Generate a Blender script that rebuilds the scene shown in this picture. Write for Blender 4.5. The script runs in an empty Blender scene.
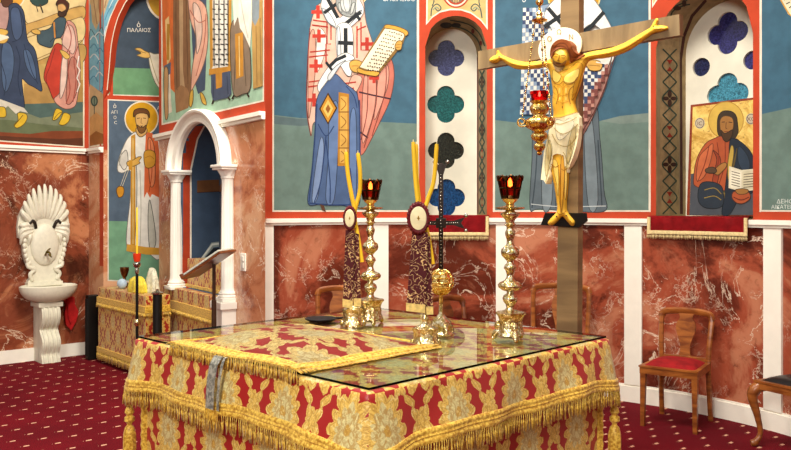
import bpy, bmesh, math, random
from math import sin, cos, pi, sqrt, atan2, radians, floor as ffloor
from mathutils import Vector, Matrix, noise
random.seed(7)
SC = bpy.context.scene
COL = SC.collection
# ---------------------------------------------------------------- camera, light, exposure
F, HZ, CX, H = 810.0, 208.0, 395.5, 1.55
cd = bpy.data.cameras.new('camera'); cam = bpy.data.objects.new('camera', cd); COL.objects.link(cam)
cd.sensor_width = 36; cd.lens = 36 * F / 791; cd.shift_y = -(225 - HZ) / 791
cd.clip_start = .05
cam.location = (0, 0, H); cam.rotation_euler = (pi / 2, 0, 0)
SC.camera = cam
SC.view_settings.view_transform = 'Standard'
SC.view_settings.look = 'None'
SC.view_settings.gamma = 1
SC.view_settings.use_curve_mapping = False
SC.view_settings.exposure = 0.3
wd = bpy.data.worlds.new('room_light'); SC.world = wd; wd.use_nodes = True
WT = wd.node_tree; WT.nodes.clear()
wo = WT.nodes.new('ShaderNodeOutputWorld'); wb = WT.nodes.new('ShaderNodeBackground')
wc = WT.nodes.new('ShaderNodeTexCoord'); ws = WT.nodes.new('ShaderNodeSeparateXYZ'); wr = WT.nodes.new('ShaderNodeValToRGB')
WT.links.new(wc.outputs['Generated'], ws.inputs[0]); WT.links.new(ws.outputs['Z'], wr.inputs[0])
WT.links.new(wr.outputs[0], wb.inputs[0]); WT.links.new(wb.outputs[0], wo.inputs[0])
e = wr.color_ramp.elements
e[0].position = 0; e[0].color = (.16, .11, .09, 1)
e[1].position = 1; e[1].color = (1.0, .97, .90, 1)
k = e.new(.2); k.color = (.75, .68, .58, 1)
k = e.new(.45); k.color = (1.0, .94, .84, 1)
wb.inputs[1].default_value = .62


def area(name, loc, target, size, power, col):
    l = bpy.data.lights.new(name, 'AREA'); l.shape = 'DISK'; l.size = size; l.energy = power; l.color = col
    o = bpy.data.objects.new(name, l); COL.objects.link(o); o.location = loc
    o.rotation_euler = (Vector(target) - Vector(loc)).to_track_quat('-Z', 'Y').to_euler()
    return o


area('overhead_light', (.2, 3.6, 5.2), (.4, 5.4, .8), 1.6, 200, (1, .93, .82))  # unseen overhead area light; no chandelier is modelled
area('camera_side_light', (-1.6, -1.8, 3.6), (.1, 6, 1.2), 1.4, 200, (1, .96, .9))
area('prothesis_light', (-1.5, 5.2, 4.8), (-2.9, 8.2, .6), 1.0, 110, (1, .93, .82))


# ---------------------------------------------------------------- materials
def lin(c):
    return c / 12.92 if c <= .04045 else ((c + .055) / 1.055) ** 2.4


def hexc(h):
    return tuple(lin(int(h[i:i + 2], 16) / 255) for i in (0, 2, 4)) + (1,)


class X:
    """a number flowing through math nodes"""
    def __init__(s, t, k): s.t, s.k = t, k
    def op(s, o, *a):
        n = s.t.nodes.new('ShaderNodeMath'); n.operation = o
        for i, v in enumerate((s,) + a):
            if isinstance(v, X): s.t.links.new(v.k, n.inputs[i])
            else: n.inputs[i].default_value = v
        return X(s.t, n.outputs[0])
    def __add__(s, o): return s.op('ADD', o)
    def __sub__(s, o): return s.op('SUBTRACT', o)
    def __mul__(s, o): return s.op('MULTIPLY', o)
    def __truediv__(s, o): return s.op('DIVIDE', o)
    def rsub(s, v): return (s * -1) + v
    def lt(s, v): return s.op('LESS_THAN', v)
    def gt(s, v): return s.op('GREATER_THAN', v)
    def step(s, a, b):
        n = s.t.nodes.new('ShaderNodeMapRange'); n.interpolation_type = 'SMOOTHSTEP'
        s.t.links.new(s.k, n.inputs[0]); n.inputs[1].default_value = a; n.inputs[2].default_value = b
        return X(s.t, n.outputs[0])
    def max(s, o): return s.op('MAXIMUM', o)
    def min(s, o): return s.op('MINIMUM', o)
    def sin(s): return s.op('SINE')
    def cos(s): return s.op('COSINE')
    def abs(s): return s.op('ABSOLUTE')
    def fract(s): return s.op('FRACT')
    def floor(s): return s.op('FLOOR')
    def sqrt(s): return s.op('SQRT')


def newmat(name, rough=.6, metal=0.0, spec=.5):
    m = bpy.data.materials.new(name); m.use_nodes = True
    t = m.node_tree; b = t.nodes['Principled BSDF']
    b.inputs['Roughness'].default_value = rough; b.inputs['Metallic'].default_value = metal
    b.inputs['Specular IOR Level'].default_value = spec
    return m, t, b


def nz(t, vec, scale, detail=3, dist=0.0, rough=.55):
    n = t.nodes.new('ShaderNodeTexNoise'); n.inputs['Scale'].default_value = scale
    n.inputs['Detail'].default_value = detail; n.inputs['Distortion'].default_value = dist; n.inputs['Roughness'].default_value = rough
    if vec is not None: t.links.new(vec, n.inputs['Vector'])
    return X(t, n.outputs[0])


def mixc(t, f, a, b):
    n = t.nodes.new('ShaderNodeMix'); n.data_type = 'RGBA'
    if isinstance(f, X): t.links.new(f.k, n.inputs[0])
    else: n.inputs[0].default_value = f
    for v, i in ((a, 6), (b, 7)):
        if isinstance(v, tuple): n.inputs[i].default_value = v
        else: t.links.new(v, n.inputs[i])
    return n.outputs[2]


def objco(t, which='Object'):
    return t.nodes.new('ShaderNodeTexCoord').outputs[which]


def bump(t, b, h, strength=.3, dist=.01):
    n = t.nodes.new('ShaderNodeBump'); n.inputs['Strength'].default_value = strength; n.inputs['Distance'].default_value = dist
    t.links.new(h.k, n.inputs['Height']); t.links.new(n.outputs[0], b.inputs['Normal'])


_pc = {}


def paint(h, rough=.7, var=.12, sc=9, tone=1.):
    """one fresco or plain colour, slightly uneven as brushed paint is"""
    key = (h, rough, var, sc, tone)
    if key not in _pc:
        m, t, b = newmat('paint_' + h, rough, 0, .25)
        c = tuple(v * tone for v in hexc(h)[:3]); co = objco(t)
        n = nz(t, co, sc, 4).step(.3, .7)
        lo = tuple(max(0, v * (1 - var)) for v in c[:3]) + (1,); hi = tuple(min(1, v * (1 + var)) for v in c[:3]) + (1,)
        t.links.new(mixc(t, n, lo, hi), b.inputs['Base Color'])
        _pc[key] = m
    return _pc[key]


def marble(name, dark, mid, light, vein, seed=0.0, vs=1.0, lo=.36, hi=.66):
    m, t, b = newmat(name, .16, 0, .5)
    mp = t.nodes.new('ShaderNodeMapping'); t.links.new(objco(t), mp.inputs[0]); mp.inputs['Location'].default_value = (seed, seed * 1.7, seed * .3)
    mp.inputs['Rotation'].default_value = (.5, .35, .2)
    co = mp.outputs[0]
    n1 = nz(t, co, 1.1, 7, 1.4, .62).step(lo, hi)
    c = mixc(t, n1.step(0, .55), hexc(dark), hexc(mid)); c = mixc(t, n1.step(.6, 1), c, hexc(light))
    fine = nz(t, co, 14, 5, .6, .7)
    dk = tuple(v * .45 for v in hexc(dark)[:3]) + (1,)
    c = mixc(t, fine.step(.52, .8) * .65, c, dk)
    mask = nz(t, co, 1.7, 3).step(.42, .62)
    v1 = (nz(t, co, 1.9 * vs, 6, 1.3, .62) - .5).abs().step(.011, .0) * mask
    v2 = (nz(t, co, 4.2 * vs, 6, .8, .66) - .47).abs().step(.013, .0) * nz(t, co, 2.6, 2).step(.50, .64) * .7
    v3 = nz(t, co, 7, 8, 1.6, .78).step(.64, .76) * .5
    cloud = nz(t, co, 3.1, 7, 1.8, .7).step(.55, .75) * .4
    c = mixc(t, cloud, c, hexc(light))
    c = mixc(t, v1.max(v2).max(v3), c, hexc(vein))
    t.links.new(c, b.inputs['Base Color'])
    return m


def metal(name, h, rough=.22, bumps=0.0, bs=60, dark=None):
    m, t, b = newmat(name, rough, 1.0)
    co = objco(t); c = hexc(h)
    d = hexc(dark) if dark else tuple(v * .55 for v in c[:3]) + (1,)
    n = nz(t, co, bs, 3, .8)
    t.links.new(mixc(t, n.step(.42, .62), d, c), b.inputs['Base Color'])
    if bumps: bump(t, b, n, bumps, .006)
    return m


def damask(name, red, gold, pale, a=.33, bb=.44, small=1.0, rough=.42, ox=0., oy=0.):
    """ogival damask: leafy palmettes in a half-drop repeat framed by scrolling stems"""
    m, t, b = newmat(name, rough, 0, .4)
    uv = t.nodes.new('ShaderNodeUVMap'); uv.uv_map = 'UVMap'
    sp = t.nodes.new('ShaderNodeSeparateXYZ'); t.links.new(uv.outputs[0], sp.inputs[0])
    wob = nz(t, uv.outputs[0], 40 * small, 3) - .5; wob2 = nz(t, uv.outputs[0], 46 * small, 3, .5) - .5
    x = X(t, sp.outputs[0]) + wob * (.055 * a) + ox; y = X(t, sp.outputs[1]) + wob2 * (.055 * a) + oy
    gold_m = pale_m = line_m = None
    mx_ = lambda p, q: q if p is None else p.max(q)
    for dx, dy, big in ((0, 0, 1), (.5, .5, 1), (.5, 0, 0), (0, .5, 0)):
        u = ((x / a + dx).fract() - .5) * a; v = ((y / bb + dy).fract() - .5) * bb
        if big:
            vv = v + u.abs() * .35                       # leaves sweep upwards
            r = (u * u * 1.25 + vv * vv * .60).sqrt(); ph = v.op('ARCTAN2', u)
            R = (ph * 5.5 + .5).cos().abs() * (.085 * a) + .232 * a
            fl = (r - R).lt(0)
            R2 = (ph * 4.5).cos().abs() * (.05 * a) + .10 * a
            inn = (r - R2).lt(0)
            vein = ((ph * 11).sin().abs().lt(.22)) * (r.gt(.11 * a))
            sc_ = ((r / a * 60).sin().gt(.55)) * inn
            edge = (r - R * .86).abs().lt(.008 * a).max((r - R2).abs().lt(.009 * a)).max(vein).max(sc_)
            pale_m = mx_(pale_m, (r - R * .62).lt(0) * r.gt(.04 * a))
        else:
            r = (u * u + v * v * .8).sqrt(); ph = v.op('ARCTAN2', u)
            R = (ph * 2.5).cos().abs() * (.065 * a) + .05 * a
            fl = (r - R).lt(0); edge = (r - R * .6).abs().lt(.010 * a)
        gold_m = mx_(gold_m, fl); line_m = mx_(line_m, edge * fl)
    for s in (1, -1):
        ph = (y * (2 * pi / bb)).cos() * (.19 * a * s)
        for off in (.25, .75):
            u = ((x / a + off).fract() - .5) * a
            d = (u - ph).abs()
            w = (y * (2 * pi / bb * 5)).sin().abs() * (.045 * a) + .016 * a
            gold_m = gold_m.max((d - w).lt(0)); line_m = line_m.max((d - w * .55).abs().lt(.007 * a))
    c = mixc(t, gold_m, hexc(red), hexc(gold)); c = mixc(t, pale_m, c, hexc(pale))
    dk = tuple(v * f for v, f in zip(hexc(gold)[:3], (.55, .42, .25))) + (1,)
    c = mixc(t, line_m * .6, c, dk)
    leaf = nz(t, uv.outputs[0], 75 * small, 3, 1.5)
    c = mixc(t, leaf.step(.52, .62) * gold_m * .45, c, dk)
    c = mixc(t, leaf.step(.44, .36) * gold_m * .5, c, tuple(min(1, v * 1.5) for v in hexc(pale)[:3]) + (1,))
    weave = nz(t, uv.outputs[0], 420, 1)
    c = mixc(t, weave.step(.3, .7) * .16, c, (0.05, .02, .01, 1))
    t.links.new(c, b.inputs['Base Color'])
    bump(t, b, gold_m * .6 + weave * .5, .35, .002)
    b.inputs['Sheen Weight'].default_value = .12
    return m


def wood(name, h1, h2, rough=.35, sc=(3, 3, 40), ax=None):
    m, t, b = newmat(name, rough)
    mp = t.nodes.new('ShaderNodeMapping'); t.links.new(objco(t), mp.inputs[0]); mp.inputs['Scale'].default_value = sc
    n = nz(t, mp.outputs[0], 1.0, 6, .6)
    t.links.new(mixc(t, n.step(.3, .7), hexc(h1), hexc(h2)), b.inputs['Base Color'])
    return m


def glassy(name, h, alpha=.35, rough=.04):
    """clear or stained glass: coloured see-through plus a fresnel mirror"""
    m = bpy.data.materials.new(name); m.use_nodes = True; t = m.node_tree; t.nodes.clear()
    o = t.nodes.new('ShaderNodeOutputMaterial'); mx = t.nodes.new('ShaderNodeMixShader')
    tr = t.nodes.new('ShaderNodeBsdfTransparent'); gl = t.nodes.new('ShaderNodeBsdfGlossy'); fr = t.nodes.new('ShaderNodeFresnel')
    tr.inputs[0].default_value = hexc(h); gl.inputs['Roughness'].default_value = rough; fr.inputs[0].default_value = 1.5
    ge = t.nodes.new('ShaderNodeNewGeometry'); mu = t.nodes.new('ShaderNodeMath'); mu.operation = 'MULTIPLY'; iv = t.nodes.new('ShaderNodeMath'); iv.operation = 'SUBTRACT'
    iv.inputs[0].default_value = 1; t.links.new(ge.outputs['Backfacing'], iv.inputs[1]); t.links.new(fr.outputs[0], mu.inputs[0]); t.links.new(iv.outputs[0], mu.inputs[1])
    t.links.new(mu.outputs[0], mx.inputs[0]); t.links.new(tr.outputs[0], mx.inputs[1]); t.links.new(gl.outputs[0], mx.inputs[2])
    t.links.new(mx.outputs[0], o.inputs[0])
    return m


# ---------------------------------------------------------------- objects
def frame_of(o):
    return o.matrix_basis.copy()


def finish(name, bm, mats, parent=None, smooth=False, world=False, uv=None, root=None):
    """link a bmesh as one mesh object; world=True means its points are world points"""
    if world and (root or parent):
        r = root or parent
        while r.parent: r = r.parent
        bm.transform(r.matrix_basis.inverted())
    bmesh.ops.recalc_face_normals(bm, faces=bm.faces[:])
    if uv:
        L = bm.loops.layers.uv.new('UVMap')
        for f in bm.faces:
            n = f.normal
            for l in f.loops:
                p = l.vert.co
                if uv == 'box':
                    l[L].uv = (p.x, p.y) if abs(n.z) > .75 else ((p.y, p.z) if abs(n.x) > abs(n.y) else (p.x, p.z))
                else: l[L].uv = uv(p, n)
    me = bpy.data.meshes.new(name); bm.to_mesh(me); bm.free()
    for m in (mats if isinstance(mats, (list, tuple)) else [mats]): me.materials.append(m)
    if smooth:
        for p in me.polygons: p.use_smooth = True
        if smooth != 'all': me.set_sharp_from_angle(angle=radians(smooth if smooth is not True else 40))
    o = bpy.data.objects.new(name, me); COL.objects.link(o)
    if parent: o.parent = parent
    return o


def tag(o, label, cat, group=None):
    o['label'] = label; o['category'] = cat
    if group: o['group'] = group
    return o


def thing(name, label, cat, loc=(0, 0, 0), rz=0., group=None):
    o = bpy.data.objects.new(name, None); COL.objects.link(o); o.empty_display_size = .1
    o.matrix_basis = Matrix.Translation(loc) @ Matrix.Rotation(rz, 4, 'Z')
    return tag(o, label, cat, group)


def recenter(o):
    """put a lone mesh's origin at the middle of its base"""
    vs = [v.co for v in o.data.vertices]
    c = Vector(((min(v.x for v in vs) + max(v.x for v in vs)) / 2, (min(v.y for v in vs) + max(v.y for v in vs)) / 2, min(v.z for v in vs)))
    o.data.transform(Matrix.Translation(-c)); o.location = c
    return o


def struct(name, bm, mats, **k):
    o = finish(name, bm, mats, **k); o['kind'] = 'structure'; return o


def dup(root, loc, rz, label, group=None):
    r = root.copy(); COL.objects.link(r)
    r.matrix_basis = Matrix.Translation(loc) @ Matrix.Rotation(rz, 4, 'Z')
    r['label'] = label
    if group: r['group'] = group
    for ch in list(root.children):
        c = ch.copy(); COL.objects.link(c); c.parent = r
        for g in list(ch.children):
            d = g.copy(); COL.objects.link(d); d.parent = c
    return r


def BM(): return bmesh.new()


def box(bm, x0, x1, y0, y1, z0, z1, bev=0., M=None, mi=0):
    vs = [bm.verts.new((x, y, z)) for x in (x0, x1) for y in (y0, y1) for z in (z0, z1)]
    q = [(0, 1, 3, 2), (4, 6, 7, 5), (0, 4, 5, 1), (2, 3, 7, 6), (0, 2, 6, 4), (1, 5, 7, 3)]
    fs = [bm.faces.new([vs[i] for i in f]) for f in q]
    for f in fs: f.material_index = mi
    if bev:
        es = list({e for f in fs for e in f.edges})
        r = bmesh.ops.bevel(bm, geom=es, offset=bev, segments=2, profile=.6, affect='EDGES')
        vs = list({v for f in r['faces'] for v in f.verts} | {v for v in vs if v.is_valid})
        for f in r['faces']: f.material_index = mi
    if M is not None: bmesh.ops.transform(bm, matrix=M, verts=vs)
    return vs


def lathe(bm, prof, n=24, M=None, mi=0, mod=None):
    """prof: (radius, z) upwards; mod(angle, i) scales the radius"""
    rings = []
    for i, (r, z) in enumerate(prof):
        if r < 1e-5: rings.append([bm.verts.new((0, 0, z))])
        else:
            ring = []
            for j in range(n):
                a = 2 * pi * j / n; q = r * (mod(a, i) if mod else 1)
                ring.append(bm.verts.new((q * cos(a), q * sin(a), z)))
            rings.append(ring)
    for a, b in zip(rings, rings[1:]):
        for j in range(n):
            if len(a) == 1 and len(b) == 1: continue
            if len(a) == 1: f = (a[0], b[j], b[(j + 1) % n])
            elif len(b) == 1: f = (a[j], a[(j + 1) % n], b[0])
            else: f = (a[j], a[(j + 1) % n], b[(j + 1) % n], b[j])
            bm.faces.new(f).material_index = mi
    for r in (rings[0], rings[-1]):
        if len(r) > 2:
            try: bm.faces.new(r).material_index = mi
            except ValueError: pass
    vs = [v for r in rings for v in r]
    if M is not None: bmesh.ops.transform(bm, matrix=M, verts=vs)
    return vs


def smoothpath(pts, n=6, closed=False):
    P = [Vector(p) for p in pts]; m = len(P); out = []
    for i in range(m if closed else m - 1):
        g = (lambda k: P[k % m]) if closed else (lambda k: P[max(0, min(m - 1, k))])
        p0, p1, p2, p3 = g(i - 1), g(i), g(i + 1), g(i + 2)
        for s in range(n):
            t = s / n
            out.append(.5 * ((2 * p1) + (p2 - p0) * t + (2 * p0 - 5 * p1 + 4 * p2 - p3) * t * t + (3 * p1 - p0 - 3 * p2 + p3) * t ** 3))
    if not closed: out.append(P[-1])
    return out


def tube(bm, pts, r, n=8, M=None, mi=0, flat=1.0):
    """r: number or list per point"""
    P = [Vector(p) for p in pts]; rs = r if isinstance(r, (list, tuple)) else [r] * len(P)
    rings = []; up = Vector((0, 0, 1)); prev = None
    for i, p in enumerate(P):
        d = (P[min(i + 1, len(P) - 1)] - P[max(i - 1, 0)]).normalized()
        if prev is None:
            s = d.cross(up)
            if s.length < .05: s = d.cross(Vector((0, 1, 0)))
        else: s = prev - d * prev.dot(d)
        s.normalize(); prev = s; w = d.cross(s)
        rings.append([bm.verts.new(p + (s * cos(2 * pi * j / n) + w * sin(2 * pi * j / n) * flat) * rs[i]) for j in range(n)])
    for a, b in zip(rings, rings[1:]):
        for j in range(n): bm.faces.new((a[j], a[(j + 1) % n], b[(j + 1) % n], b[j])).material_index = mi
    for q in (rings[0], rings[-1]): bm.faces.new(q).material_index = mi
    vs = [v for q in rings for v in q]
    if M is not None: bmesh.ops.transform(bm, matrix=M, verts=vs)
    return vs


def prism(bm, pts, z0, z1, M=None, mi=0):
    """flat outline (x, y) extruded z0..z1, then placed by M"""
    lo = [bm.verts.new((p[0], p[1], z0)) for p in pts]; hi = [bm.verts.new((p[0], p[1], z1)) for p in pts]
    n = len(pts)
    fs = [bm.faces.new(lo[::-1]), bm.faces.new(hi)] + [bm.faces.new((lo[i], lo[(i + 1) % n], hi[(i + 1) % n], hi[i])) for i in range(n)]
    for f in fs: f.material_index = mi
    if M is not None: bmesh.ops.transform(bm, matrix=M, verts=lo + hi)
    return lo + hi


def blob(bm, c, r, M=None, n=12, mi=0):
    """ellipsoid"""
    prof = [(0 if abs(abs(s) - 1) < 1e-6 else sqrt(1 - s * s), s) for s in [sin(-pi / 2 + pi * i / (n // 2 + 2)) for i in range(n // 2 + 3)]]
    prof = [(max(0, p), q) for p, q in prof]; prof[0] = (0, -1); prof[-1] = (0, 1)
    S = Matrix.Translation(c) @ Matrix.Diagonal((r[0], r[1], r[2], 1))
    return lathe(bm, prof, n, (M @ S) if M is not None else S, mi)


UPY = Matrix(((1, 0, 0, 0), (0, 0, -1, 0), (0, 1, 0, 0), (0, 0, 0, 1)))   # outline x,y -> x,z ; extrusion towards -y


# ---------------------------------------------------------------- surfaces of the room, measured from the photograph
def K(px): return (px - CX) / F


def ZZ(py, d): return H - (py - HZ) / F * d


def at(px, py, d): return Vector((K(px) * d, d, ZZ(py, d)))


class Plane:
    """vertical wall plane through ground point p along ground direction d; off = metres towards the viewer"""
    def __init__(s, p, q):
        s.p = Vector(p); s.d = (Vector(q) - s.p).normalized(); s.n = Vector((s.d.y, -s.d.x)); s.len = (Vector(q) - s.p).length
        if s.n.dot(-s.p) < 0: s.n = -s.n
        s.rz = atan2(s.d.y, s.d.x); s.flat = True
    def hit(s, px, off=0.):
        q = s.p + s.n * off; k = K(px)
        a = (k * q.y - q.x) / (s.d.x - k * s.d.y)
        g = q + s.d * a
        return g.x, g.y
    def a(s, px, off=0.):
        x, y = s.hit(px, off); return (Vector((x, y)) - s.p).dot(s.d)
    def P(s, px, py, off=0.):
        x, y = s.hit(px, off); return Vector((x, y, ZZ(py, y)))
    def w(s, a, off, z):
        g = s.p + s.d * a + s.n * off; return Vector((g.x, g.y, z))


class Cyl:
    def __init__(s, c, r): s.c = Vector(c); s.r = r; s.flat = False
    def hit(s, px, off=0.):
        k = K(px); R = s.r - off; A = k * k + 1; B = -2 * (k * s.c.x + s.c.y); Cc = s.c.dot(s.c) - R * R
        y = (-B + sqrt(B * B - 4 * A * Cc)) / 2 / A
        return k * y, y
    def th(s, px):
        x, y = s.hit(px); return atan2(x - s.c.x, y - s.c.y)
    def P(s, px, py, off=0.):
        x, y = s.hit(px, off); return Vector((x, y, ZZ(py, y)))
    def w(s, th, off, z):
        R = s.r - off; return Vector((s.c.x + R * sin(th), s.c.y + R * cos(th), z))


APSE = Cyl((.4588, 4.4734), 2.4667)
NORTH = Plane((-5.2, 6.879), (-3.264, 8.62))            # left wall, runs along the axis of the church
STRIP = Plane((-3.264, 8.62), (-3.0, 8.32))             # short face beside the arched recess
JAMB = Plane((-3.0, 8.32), (-2.213, 9.028))             # side of the arched recess
PIER = Plane((-2.394, 8.2), (-1.0, 6.22))               # wall with the white arched niche
TOPZ = 4.6
from mathutils.geometry import tessellate_polygon
class Ray:
    """whatever the sight line through a pixel meets on a given mesh object"""
    def __init__(s, o):
        from mathutils.bvhtree import BVHTree
        M = o.matrix_basis; me = o.data
        s.b = BVHTree.FromPolygons([M @ v.co for v in me.vertices], [list(p.vertices) for p in me.polygons]); s.flat = False; s.grid = True
    def P(s, px, py, off=0.):
        d = Vector((K(px), 1, -(py - HZ) / F)).normalized(); o = Vector((0, 0, H))
        loc, n, i, t = s.b.ray_cast(o, d)
        if loc is None: return None
        if n.dot(d) > 0: n = -n
        return loc + n * off


def parse(txt):
    out = []
    for ln in txt.strip().splitlines():
        p = ln.split('#')[0].split()
        if not p: continue
        op, h = p[0], p[1]
        if op in 'lc': w = float(p[2]); q = p[3:]
        else: w = 0; q = p[2:]
        if op == 't':
            out.append((op, h, float(p[2]), [tuple(map(float, p[3].split(',')))], ' '.join(p[4:]))); continue
        out.append((op, h, w, [tuple(map(float, s.split(','))) for s in q], None))
    return out


def sm2(pts, n=5, closed=True):
    return [(v.x, v.y) for v in smoothpath([(a, b, 0) for a, b in pts], n, closed)]


def text_mesh(s, size):
    cu = bpy.data.curves.new('t', 'FONT'); cu.body = s; cu.size = size; cu.align_x = 'CENTER'; cu.resolution_u = 3
    o = bpy.data.objects.new('t', cu); COL.objects.link(o); bpy.context.view_layer.update()
    me = o.evaluated_get(bpy.context.evaluated_depsgraph_get()).to_mesh()
    V = [v.co.copy() for v in me.vertices]; Fs = [list(p.vertices) for p in me.polygons]
    bpy.data.objects.remove(o); bpy.data.curves.remove(cu)
    return V, Fs


def layers(bm, surf, items, base=.0006, inc=.00007, gridx=None, gridy=None, fn=None, mats=None, rough=.7, lines=.75, tone=.76):
    """paint shapes given in photograph pixels onto a surface, each a hair above the last"""
    mats = [] if mats is None else mats
    off = base
    full = []
    for it in items:
        full.append(it)
        if it[0] == 's' and lines:
            h = it[1]; q = sm2(it[3])
            full.append(('l', ''.join('%02x' % int(int(h[i:i + 2], 16) * .5) for i in (0, 2, 4)), lines, q + q[:1], None))
    items = full
    for op, h, w, pts, tx in items:
        m = paint(h, rough, tone=tone)
        if m not in mats: mats.append(m)
        mi = mats.index(m)
        b = BM(); polys = []
        if op == 'p': polys = [pts]
        elif op == 's': polys = [sm2(pts)]
        elif op == 'e':
            (cx, cy), (rx, ry) = pts
            polys = [[(cx + rx * cos(2 * pi * i / 36), cy + ry * sin(2 * pi * i / 36)) for i in range(36)]]
        elif op in 'lc':
            if op == 'c': pts = sm2(pts, 5, False)
            n = len(pts)
            nor = []
            for i in range(n):
                a = Vector(pts[max(i - 1, 0)]); c = Vector(pts[min(i + 1, n - 1)]); d = (c - a)
                d = d.normalized() if d.length > 1e-6 else Vector((1, 0)); nor.append(Vector((-d.y, d.x)) * w / 2)
            for i in range(n - 1):
                p, q = Vector(pts[i]), Vector(pts[i + 1])
                polys.append([tuple(p + nor[i]), tuple(q + nor[i + 1]), tuple(q - nor[i + 1]), tuple(p - nor[i])])
        if op == 't':
            V, Fs = text_mesh(tx, w)
            vs = [b.verts.new((pts[0][0] + v.x, pts[0][1] - v.y, 0)) for v in V]
            for f in Fs:
                try: b.faces.new([vs[i] for i in f])
                except ValueError: pass
        for pl in polys:
            if op in 'lc' or len(pl) < 5:
                try: b.faces.new([b.verts.new((x, y, 0)) for x, y in pl])
                except ValueError: pass
                continue
            vv = [b.verts.new((x, y, 0)) for x, y in pl]
            for tri in tessellate_polygon([[Vector((x, y, 0)) for x, y in pl]]):
                try: b.faces.new([vv[i] for i in tri])
                except ValueError: pass
        if len(b.verts) == 0: b.free(); continue
        xs = [v.co.x for v in b.verts]; ys = [v.co.y for v in b.verts]
        if gridx:
            x = ffloor(min(xs) / gridx) * gridx + gridx
            while x < max(xs):
                bmesh.ops.bisect_plane(b, geom=b.verts[:] + b.edges[:] + b.faces[:], plane_co=(x, 0, 0), plane_no=(1, 0, 0)); x += gridx
        if gridy:
            y = ffloor(min(ys) / gridy) * gridy + gridy
            while y < max(ys):
                bmesh.ops.bisect_plane(b, geom=b.verts[:] + b.edges[:] + b.faces[:], plane_co=(0, y, 0), plane_no=(0, 1, 0)); y += gridy
        mp = {}
        for v in b.verts:
            p = fn(v.co.x, v.co.y, off) if fn else surf.P(v.co.x, v.co.y, off)
            mp[v] = bm.verts.new(p) if p is not None else None
        for f in b.faces:
            vv = [mp[v] for v in f.verts]
            if None in vv: continue
            try: bm.faces.new(vv).material_index = mi
            except ValueError: pass
        b.free(); off += inc
    return mats


def mural(name, surf, txt, label, cat='mural', group=None, **k):
    bm = BM(); host = None
    if isinstance(surf, bpy.types.Object): host = surf; surf = Ray(host)
    g = dict(gridx=None if surf.flat else 3.0, gridy=3.0 if getattr(surf, 'grid', False) else None); g.update(k)
    mats = layers(bm, surf, parse(txt), **g)
    # every face looks at the room: turn it towards the camera
    me = bpy.data.meshes.new(name)
    eye = Vector((0, 0, H))
    bm.normal_update()
    for f in bm.faces:
        if f.normal.dot(eye - f.calc_center_median()) < 0: f.normal_flip()
    bm.to_mesh(me); bm.free()
    for m in mats: me.materials.append(m)
    o = bpy.data.objects.new(name, me); COL.objects.link(o)
    if host:
        o.parent = host; o['label'] = label; return o
    recenter(o)
    return tag(o, label, cat, group)


# ---------------------------------------------------------------- room materials
M_white = paint('f3eee0', .45, .03)
M_stone = paint('dcd8c4', .35, .05, 25)
M_red = paint('ad3d20', .75, .10, 5)
MB_apse = marble('marble_apse', '5a2519', '9a4a33', 'b87658', 'e0c9b0', 1.3, .9)
MB_pier = marble('marble_pier', '944b31', 'c27e58', 'd6a47e', 'efdcc4', 4.1, 1.0, .3, .62)
MB_left = marble('marble_left', '3c1b12', '82402a', 'ba7a54', 'd8bda2', 9.3, .9, .33, .68)
M_gold = metal('gold', 'fbe296', .24, .5, 55, 'd6a646')
M_golds = metal('gold_smooth', 'fbe3a2', .18, 0, 30, 'e0b868')
M_gilt = metal('silver_gilt', 'faf0cf', .25, .55, 70, 'c2a868')
M_silver = metal('silver', 'd8d4c8', .22, .3, 60, '8a877c')
M_black = paint('14110f', .4, .1)
M_chairwood = wood('chair_wood', '6b3413', 'a5622a', .3, (5, 5, 22))
M_darkwood = wood('dark_chair_wood', '4e2410', '82451f', .3, (5, 5, 22))
M_goldtrim = None


def trim_mat():
    m, t, b = newmat('gold_trim', .5, 0, .4)
    co = objco(t); n = nz(t, co, 90, 2)
    t.links.new(mixc(t, n.step(.35, .65), hexc('b5821c'), hexc('eec650')), b.inputs['Base Color'])
    bump(t, b, n, .5, .004); b.inputs['Sheen Weight'].default_value = .15
    return m


M_trim = trim_mat()
m, t, b = newmat('carpet', .95, 0, .1)
sp = t.nodes.new('ShaderNodeSeparateXYZ'); t.links.new(objco(t), sp.inputs[0])
cxx, cyy = X(t, sp.outputs[0]), X(t, sp.outputs[1])
gx = cxx * .94 + cyy * .34; gy = cyy * .94 - cxx * .34
v = gy / .15; row = v.floor(); st = (row * .5).fract()
du = ((gx / .19 + st).fract() - .5) * .19; dv = (v.fract() - .5) * .15
dash = (du.abs().lt(.026)) * ((dv - du * .35).abs().lt(.0115))
dash = dash * (((du * 95).sin() * .5 + 1).gt(.62))
pile = nz(t, objco(t), 160, 2)
big = nz(t, objco(t), 1.3, 3)
c = mixc(t, pile.step(.3, .7), hexc('4a0610'), hexc('7e121e'))
c = mixc(t, big.step(.35, .65) * .35, c, hexc('3c0710'))
c = mixc(t, dash * .85, c, hexc('dba98a'))
t.links.new(c, b.inputs['Base Color']); bump(t, b, pile, .4, .004)
M_carpet = m

# ---------------------------------------------------------------- floor and walls
bm = BM(); box(bm, -7, 6, -3, 11, -.1, 0); struct('floor', bm, M_carpet)


def slab(bm, pl, a0, a1, z0, z1, front=0., back=.14, mi=0):
    vs = [bm.verts.new(pl.w(a, o, z)) for a in (a0, a1) for o in (front, -back) for z in (z0, z1)]
    for f in [(0, 1, 3, 2), (4, 6, 7, 5), (0, 4, 5, 1), (2, 3, 7, 6), (0, 2, 6, 4), (1, 5, 7, 3)]:
        bm.faces.new([vs[i] for i in f]).material_index = mi


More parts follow.
